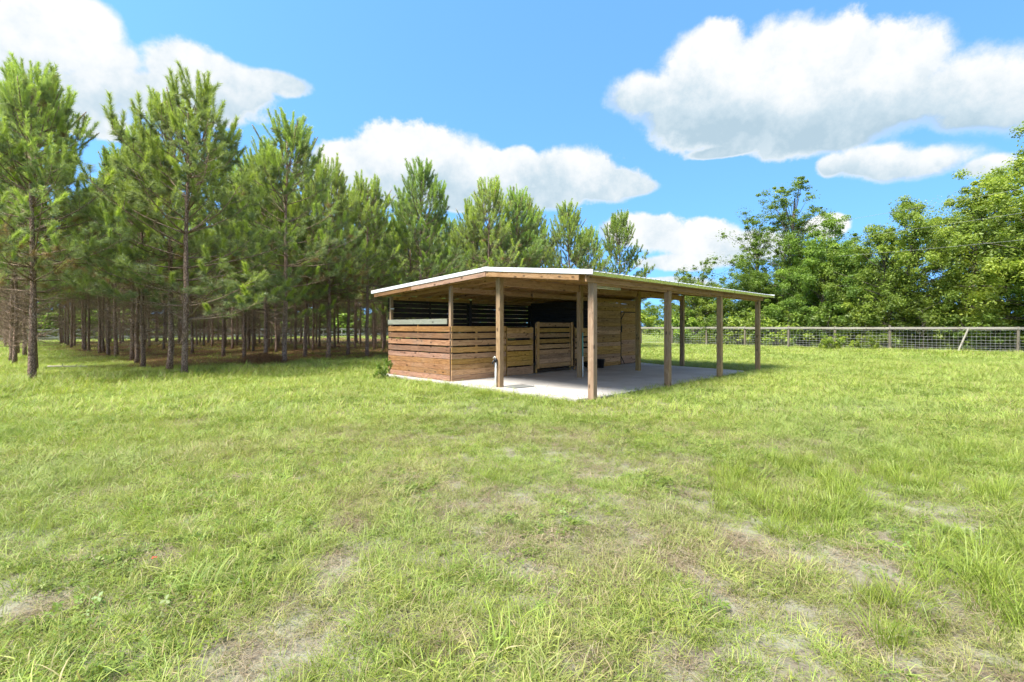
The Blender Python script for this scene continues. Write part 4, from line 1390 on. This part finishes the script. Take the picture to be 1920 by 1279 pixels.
def proto_collection(name, metas):
    c = bpy.data.collections.new(name)
    for k, (parts, mat) in enumerate(metas):
        v, f, tn = combine(parts)
        o = bpy.data.objects.new('%s_tuft_%02d' % (name, k), np_mesh(name + '_tuft', v, f, mat, {'tone': tn}))
        c.objects.link(o)
    return c


def clover(n, rad, h, size):
    th = RNG.random(n) * 6.283; r0 = np.sqrt(RNG.random(n)) * rad
    c = np.stack([np.cos(th) * r0, np.sin(th) * r0, h * (0.25 + 0.75 * RNG.random(n)) * (1 - 0.5 * r0 / rad)], 1)
    V, T, tn = [], [], []
    off = 0
    for k in range(n):
        nrm = norm(np.array([0, 0, 1.0]) + RNG.normal(size=3) * 0.35)
        ax = norm(np.cross(nrm, RNG.normal(size=3))); bx = np.cross(nrm, ax)
        tone = RNG.random(); s = size * (0.6 + 0.8 * RNG.random())
        a0 = RNG.random() * 6.283
        for j in range(3):
            a = a0 + j * 2.094
            d = ax * math.cos(a) + bx * math.sin(a); e = -ax * math.sin(a) + bx * math.cos(a)
            V += [c[k], c[k] + d * s * 0.6 + e * s * 0.36 + nrm * s * 0.08, c[k] + d * s, c[k] + d * s * 0.6 - e * s * 0.36 + nrm * s * 0.08]
            T += [[off, off + 1, off + 2], [off, off + 2, off + 3]]
            tn += [tone] * 4; off += 4
        V += [(c[k][0] * 0.8 - 0.002, c[k][1] * 0.8, -0.01), (c[k][0] * 0.8 + 0.002, c[k][1] * 0.8, -0.01), c[k]]
        T += [[off, off + 1, off + 2]]; tn += [0.2] * 3; off += 3
    return np.array(V), np.zeros((0, 4), int), np.array(T), np.array(tn)


def straws(n, rad, L, wd, z=0.02):
    th = RNG.random(n) * 6.283; r0 = np.sqrt(RNG.random(n)) * rad
    c = np.stack([np.cos(th) * r0, np.sin(th) * r0, z * RNG.random(n)], 1)
    d = norm(np.stack([RNG.normal(size=n), RNG.normal(size=n), RNG.normal(size=n) * 0.12 + 0.04], 1))
    s = norm(np.cross(d, np.array([0, 0, 1.0]))) * wd * 0.5
    ll = (L * (0.4 + 0.9 * RNG.random(n)))[:, None]
    bend = norm(RNG.normal(size=(n, 3)) * [1, 1, 0.3]) * ll * 0.12
    v = np.stack([c - d * ll / 2 - s, c - d * ll / 2 + s, c + bend - s, c + bend + s, c + d * ll / 2], 1).reshape(-1, 3)
    i = np.arange(n)[:, None] * 5
    return v, i + [0, 1, 3, 2], i + [2, 3, 4], np.repeat(RNG.random(n), 5)


def stalk(h):
    mb = MB()
    b = RNG.normal(size=2) * 0.12
    pts = np.array([[b[0] * t * t, b[1] * t * t, h * t] for t in np.linspace(0, 1, 6)])
    mb.tube(pts, np.array([1.6, 1.5, 1.3, 1.1, 2.6, 0.8]) * 0.0013, 4, cap=False)
    v = np.concatenate(mb.v); q = np.concatenate(mb.q)
    return v, q, np.zeros((0, 3), int), np.full(len(v), 0.3 + 0.5 * RNG.random())


NEAR_T = proto_collection('near_grass', [([blades(26, h, 0.0042, 0.095, ln, cu, 4, (0.12, 1.0)), blades(6, h * 0.7, 0.0072, 0.09, ln, cu, 4, (0.3, 0.9)), straws(9, 0.09, 0.09, 0.0022)], M_GRASS)
                                         for h, ln, cu in ((0.07, 0.8, 1.2), (0.09, 0.65, 1.5), (0.12, 0.5, 1.7), (0.08, 1.0, 1.0), (0.05, 0.85, 1.0), (0.14, 0.45, 1.8))])
MID_T = proto_collection('field_grass', [([blades(46, h, 0.0062, 0.16, ln, cu, 3, (0.2, 1.0))], M_GRASS)
                                         for h, ln, cu in ((0.08, 0.8, 1.2), (0.11, 0.65, 1.4), (0.06, 0.9, 0.9), (0.14, 0.5, 1.4))])
FAR_T = proto_collection('distant_grass', [([blades(70, h, 0.014, 0.45, 0.5, 0.9, 2, (0.25, 1.0))], M_GRASS) for h in (0.10, 0.13, 0.16)])
LUSH_T = proto_collection('lush_grass', [([blades(46, h, 0.0058, 0.10, ln, cu, 5, (0.1, 1.0), hvar=0.4)], M_LUSH)
                                         for h, ln, cu in ((0.24, 0.28, 1.1), (0.30, 0.22, 1.0), (0.20, 0.4, 1.3), (0.26, 0.32, 1.6))])
CLOV_T = proto_collection('clover', [([clover(40, 0.12, 0.06, 0.015)], M_CLOVER), ([clover(34, 0.10, 0.045, 0.012)], M_CLOVER), ([clover(26, 0.12, 0.07, 0.021)], M_CLOVER)])
STRAW_T = proto_collection('dry_thatch', [([straws(60, 0.14, 0.10, 0.0022)], M_STRAW), ([straws(44, 0.10, 0.13, 0.0024)], M_STRAW), ([straws(80, 0.16, 0.06, 0.0022)], M_STRAW)])
PSTRAW_T = proto_collection('pine_straw', [([straws(90, 0.42, 0.24, 0.007, 0.04)], M_PINESTRAW), ([straws(90, 0.36, 0.22, 0.007, 0.05)], M_PINESTRAW)])
STALK_T = proto_collection('seed_stalks', [([stalk(0.34) for _ in range(3)], M_SEED), ([stalk(0.42) for _ in range(2)], M_SEED), ([stalk(0.28) for _ in range(3)], M_SEED)])


def scatter(name, coll, pts, scl, tilt, dry, label, cat='grass'):
    n = len(pts)
    me = bpy.data.meshes.new(name)
    me.vertices.add(n)
    me.vertices.foreach_set('co', np.asarray(pts, np.float32).ravel())
    rot = np.stack([RNG.normal(size=n) * tilt, RNG.normal(size=n) * tilt, RNG.random(n) * 6.283], 1)
    at = me.attributes.new('rot', 'FLOAT_VECTOR', 'POINT'); at.data.foreach_set('vector', rot.astype(np.float32).ravel())
    at = me.attributes.new('scl', 'FLOAT', 'POINT'); at.data.foreach_set('value', np.asarray(scl, np.float32))
    at = me.attributes.new('dry', 'FLOAT', 'POINT'); at.data.foreach_set('value', np.asarray(dry, np.float32))
    pa = np.asarray(pts)
    cool = np.clip((fbm(pa[:, 0], pa[:, 1], 2.3, 201) - 0.5) * 1.8, 0, 0.45)
    at = me.attributes.new('cool', 'FLOAT', 'POINT'); at.data.foreach_set('value', cool.astype(np.float32))
    at = me.attributes.new('idx', 'INT', 'POINT'); at.data.foreach_set('value', RNG.integers(0, len(coll.objects), n).astype(np.int32))
    o = link(name, me)
    tag(o, label, cat, kind='stuff')
    t = bpy.data.node_groups.new(name + '_scatter', 'GeometryNodeTree')
    t.interface.new_socket('Geometry', in_out='INPUT', socket_type='NodeSocketGeometry')
    t.interface.new_socket('Geometry', in_out='OUTPUT', socket_type='NodeSocketGeometry')
    gi = t.nodes.new('NodeGroupInput'); go = t.nodes.new('NodeGroupOutput')
    iop = t.nodes.new('GeometryNodeInstanceOnPoints')
    ci = t.nodes.new('GeometryNodeCollectionInfo')
    ci.inputs['Collection'].default_value = coll
    ci.inputs['Separate Children'].default_value = True
    ci.inputs['Reset Children'].default_value = True

    def named(nm, typ):
        a = t.nodes.new('GeometryNodeInputNamedAttribute'); a.data_type = typ
        a.inputs['Name'].default_value = nm
        return a.outputs['Attribute']
    m2p = t.nodes.new('GeometryNodeMeshToPoints')
    t.links.new(gi.outputs[0], m2p.inputs['Mesh'])
    t.links.new(m2p.outputs[0], iop.inputs['Points'])
    t.links.new(ci.outputs[0], iop.inputs['Instance'])
    iop.inputs['Pick Instance'].default_value = True
    t.links.new(named('idx', 'INT'), iop.inputs['Instance Index'])
    e2r = t.nodes.new('FunctionNodeEulerToRotation')
    t.links.new(named('rot', 'FLOAT_VECTOR'), e2r.inputs[0])
    t.links.new(e2r.outputs[0], iop.inputs['Rotation'])
    t.links.new(named('scl', 'FLOAT'), iop.inputs['Scale'])
    t.links.new(iop.outputs[0], go.inputs[0])
    md = o.modifiers.new('scatter', 'NODES'); md.node_group = t
    return o


# bare sandy places and lush places, seen in the photograph: (x, y, radius in metres)
BARE = [(545, 1160, .30), (535, 1205, .28), (85, 1135, .28), (305, 1045, .26), (625, 1060, .22), (650, 1105, .2), (840, 915, .35), (1050, 1020, .18),
        (1090, 885, .4), (1330, 925, .3), (1395, 1005, .34), (1600, 1050, .30), (1670, 1012, .26), (1390, 1125, .26), (1520, 1150, .22), (1600, 1185, .24),
        (1690, 1215, .3), (1820, 1245, .34), (1060, 1245, .3), (850, 1195, .24), (1230, 1245, .24), (760, 1180, .2), (400, 1245, .18), (1290, 1060, .2),
        (1015, 1070, .24), (660, 985, .25), (390, 748, .7), (255, 750, .6), (630, 742, .6), (360, 792, .6), (1790, 1105, .16), (1450, 770, .5), (1110, 1140, .2)]
LUSH = [(1480, 945, .62, 1.0), (1390, 900, .5, .85), (1580, 930, .5, 1.0), (1850, 1090, .42, 1.1), (1890, 1020, .42, 1.1), (1900, 1150, .36, 1.0), (1800, 1040, .3, .9), (1720, 880, .7, .8), (1850, 860, .8, .7),
        (945, 900, .38, .7), (1500, 880, .7, .85), (1640, 1190, .15, .8), (1700, 1150, .2, .8), (650, 1240, .16, .6), (770, 1100, .25, .6), (420, 1020, .35, .55), (240, 980, .4, .5), (150, 900, .5, .45), (1180, 830, .6, .5),
        (1690, 900, .5, .8), (60, 1000, .4, .5), (900, 1150, .2, .45), (1350, 1010, .2, .5), (760, 860, .4, .45), (1890, 930, .5, .7), (560, 870, .5, .4), (915, 738, .36, .6), (875, 732, .25, .45), (975, 745, .2, .4), (1060, 758, .22, .35), (1160, 748, .2, .4), (1215, 735, .2, .4), (1290, 720, .25, .4), (1350, 708, .25, .45), (1421, 699, .3, .5), (800, 722, .25, .4)]


def spots(x, y, lst):
    """1 inside the listed round places, 0 outside, ragged edges"""
    out = np.zeros(len(x))
    rag = 0.3 + 1.4 * fbm(x, y, 0.22, 77)
    for e in lst:
        gx0, gy0 = ground_px(e[0], e[1])
        r = e[2] * ((0.8 if gy0 < 6 else 1.0) if len(e) > 3 else 0.68) * rag
        ry = r * 1.15
        d = np.sqrt(((x - gx0) / r) ** 2 + ((y - gy0) / ry) ** 2)
        out = np.maximum(out, (np.clip((1.55 - d) / 1.2, 0, 1) * e[3] if len(e) > 3 else np.clip(1.35 - d, 0, 1)))
    return np.clip(out, 0, 1.2)


def field(n, d0, d1, power=1.0, wide=1.14):
    """points over the pasture between two distances, within a little more than the view"""
    u = RNG.random(n)
    dep = np.sqrt(d0 ** 2 + (d1 ** 2 - d0 ** 2) * u ** power)
    x = (RNG.random(n) * 2 - 1) * (dep * wide + 2.6) + RNG.normal(size=n) * 0.2
    return x, dep


def local(x, y):
    return (x - P0.x) * UX + (y - P0.y) * UY, -(x - P0.x) * UY + (y - P0.y) * UX


def on_slab(x, y, pad=0.0):
    a, b = local(x, y)
    rag = (fbm(x, y, 0.5, 5) - 0.5) * 0.25
    hi_a = np.where(b < 4.4, 8.95 + np.clip(b, 0, 4) * 0.1, 9.9)
    return (a > -0.36 + pad + rag) & (a < hi_a - pad - rag) & (b > 0.06 + pad + rag) & (b < 7.75 - pad)


def straw_zone(x, y):
    a, b = local(x, y)
    wob = (fbm(x, y, 4.0, 41) - 0.5) * 5
    k = np.clip((b + wob - 14.2) / 3, 0, 1) * np.clip((62 - b + wob) / 4, 0, 1) * np.clip((a + wob + 6.2) / 2.5, 0, 1) * np.clip((26 - a) / 3, 0, 1)
    return k


def finish(x, y):
    return np.stack([x, y, gz(x, y)], 1)


def cover(x, y):
    c = 0.70 + 0.8 * (fbm(x, y, 1.1, 31) - 0.42) + 1.0 * (fbm(x, y, 0.28, 55, 2) - 0.5)
    far = np.clip((np.hypot(x, y) - 4.0) / 6, 0, 1)
    c = c + 0.34 * far - 0.12 * (1 - far) * np.clip((x + 1.0) / 2, 0, 1)
    c = c - 0.36 * spots(x, y, BARE)
    return np.clip(c, 0, 1)


def dryness(x, y):
    near = np.clip(1 - (np.hypot(x, y) - 3.0) / 6, 0, 1)
    d = np.clip((fbm(x, y, 1.2, 63) - 0.47) * 1.8, 0, 0.6) * (0.2 + 0.8 * near)
    return np.clip(d + RNG.normal(size=len(x)) * 0.05 + 0.35 * spots(x, y, BARE), 0, 0.7)


# near turf
x, y = field(74000, 0.9, 8.5, 1.3)
c = cover(x, y); lu = spots(x, y, LUSH)
k = (RNG.random(len(x)) < c * 0.95 + 0.03) & ~on_slab(x, y)
x, y, c = x[k], y[k], c[k]
scatter('grass', NEAR_T, finish(x, y), (0.5 + 0.45 * c) * (0.6 + 0.75 * RNG.random(len(x))) * (0.52 + 0.85 * fbm(x, y, 1.7, 91)), 0.28, dryness(x, y), 'short patchy pasture grass in the foreground')
# middle distance
x, y = field(46000, 8.0, 24.0, 1.15)
c = cover(x, y)
sz = straw_zone(x, y)
k = (RNG.random(len(x)) < (0.35 + 0.8 * c) * (1 - 0.88 * sz)) & ~on_slab(x, y)
x, y, c = x[k], y[k], c[k]
a, b = local(x, y)
edge = np.clip(1 - np.abs(b - 11.5) / 3.0, 0, 1) * np.clip((7 - a) / 4, 0, 1)
scatter('grass', MID_T, finish(x, y), (0.75 + 0.4 * c) * (0.75 + 0.5 * RNG.random(len(x))) * (0.75 + 0.55 * fbm(x, y, 2.5, 91)) * (1 + 0.8 * edge), 0.14, dryness(x, y) * 0.6, 'bright pasture grass around the shed in the middle distance')
# far field
x, y = field(42000, 23.0, 95.0, 1.35)
sz = straw_zone(x, y)
a, b = local(x, y)
k = (RNG.random(len(x)) < (0.95 - 0.82 * sz)) & ~((a > 33.5) & (a < 50) & (b < 18)) & ~((b > 69) & (b < 74))
x, y = x[k], y[k]
scatter('grass', FAR_T, finish(x, y), (0.8 + 0.5 * RNG.random(len(x))) * (0.7 + 0.6 * fbm(x, y, 5, 91)), 0.12, dryness(x, y) * 0.4, 'even grass of the far pasture up to the fences')
# lush clumps
x, y = field(56000, 0.9, 17.0, 1.3)
lu = spots(x, y, LUSH)
k = (RNG.random(len(x)) < np.clip(lu, 0, 1) * 0.6) & ~on_slab(x, y)
x, y, lu = x[k], y[k], lu[k]
scatter('tall_grass', LUSH_T, finish(x, y), (0.28 + 0.5 * lu) * (0.75 + 0.5 * RNG.random(len(x))), 0.14, np.zeros(len(x)), 'tall bright green grass clumps in the foreground')
# clover and low weeds
x, y = field(21000, 0.9, 13.0, 1.15)
m = fbm(x, y, 0.9, 121)
k = (RNG.random(len(x)) < np.clip((m - 0.52) * 5, 0, 0.9) + 0.03) & ~on_slab(x, y) & (spots(x, y, BARE) < 0.5)
x, y = x[k], y[k]
scatter('clover', CLOV_T, finish(x, y), 0.6 + 0.6 * RNG.random(len(x)), 0.15, np.zeros(len(x)), 'low leafy clover and weeds among the grass', 'weeds')
# dry thatch
x, y = field(18000, 0.9, 9.0, 1.1)
k = (RNG.random(len(x)) < np.clip(0.16 + spots(x, y, BARE) * 0.45 + (fbm(x, y, 1.2, 63) - 0.5) * 1.2, 0.05, 0.65)) & ~on_slab(x, y)
x, y = x[k], y[k]
scatter('dry_thatch', STRAW_T, finish(x, y) + [0, 0, 0.008], 0.6 + 0.8 * RNG.random(len(x)), 0.08, np.zeros(len(x)), 'dry straw thatch lying on the bare sandy patches', 'straw')
# chaff on the slab
ca = RNG.random(260) * 9.0; cb_ = 0.3 + RNG.random(260) * 4.1
k = RNG.random(260) < np.where((cb_ > 3.7) | (cb_ < 0.7) | (ca < 0.3), 0.55, 0.10)
q = np.array([list(W(u_, v_, SLAB_Z + 0.006)) for u_, v_ in zip(ca[k], cb_[k])])
scatter('slab_chaff', STRAW_T, q, 0.35 + 0.5 * RNG.random(len(q)), 0.0, np.zeros(len(q)), 'scattered dry straw bits on the concrete slab', 'straw')
# pine straw under the plantation
x, y = field(26000, 14.0, 70.0, 1.35)
k = (RNG.random(len(x)) < straw_zone(x, y) * 0.8)
x, y = x[k], y[k]
scatter('pine_straw', PSTRAW_T, finish(x, y) + [0, 0, 0.015], 0.8 + 0.6 * RNG.random(len(x)), 0.05, np.zeros(len(x)), 'brown pine straw carpet under the plantation', 'pine straw')
# seed stalks
x, y = field(1500, 6.0, 14.0, 1.1)
k = (RNG.random(len(x)) < np.clip((fbm(x, y, 2.2, 151) - 0.5) * 3, 0, 0.6) * np.clip((x + 0.5) / 2, 0.15, 1)) & ~on_slab(x, y, -0.1)
x, y = x[k], y[k]
scatter('seed_stalks', STALK_T, finish(x, y), 0.45 + 0.4 * RNG.random(len(x)), 0.12, np.zeros(len(x)), 'thin dark seed stalks standing above the grass', 'grass')

# small red petal on the sandy patch, left foreground
gx_, gy_ = ground_px(289, 1058)
mb = MB()
for k in range(3):
    a = k * 2.1 + 0.4
    d = np.array([math.cos(a), math.sin(a), 0.25]); e = np.array([-math.sin(a), math.cos(a), 0.0])
    z0 = np.array([0, 0, 0.006])
    v = np.array([z0, d * 0.012 + e * 0.007, d * 0.021, d * 0.012 - e * 0.007])
    mb.add(np.concatenate([v, v - [0, 0, 0.002]]), [[0, 1, 2, 3], [7, 6, 5, 4], [0, 4, 5, 1], [1, 5, 6, 2], [2, 6, 7, 3], [3, 7, 4, 0]])
o = link('red_flower', mb.mesh('red_flower', M_RED), None, Matrix.Translation((gx_, gy_, float(gz(gx_, gy_)) + 0.05)))
tag(o, 'tiny red flower lying on the sandy patch in the left foreground', 'flower')
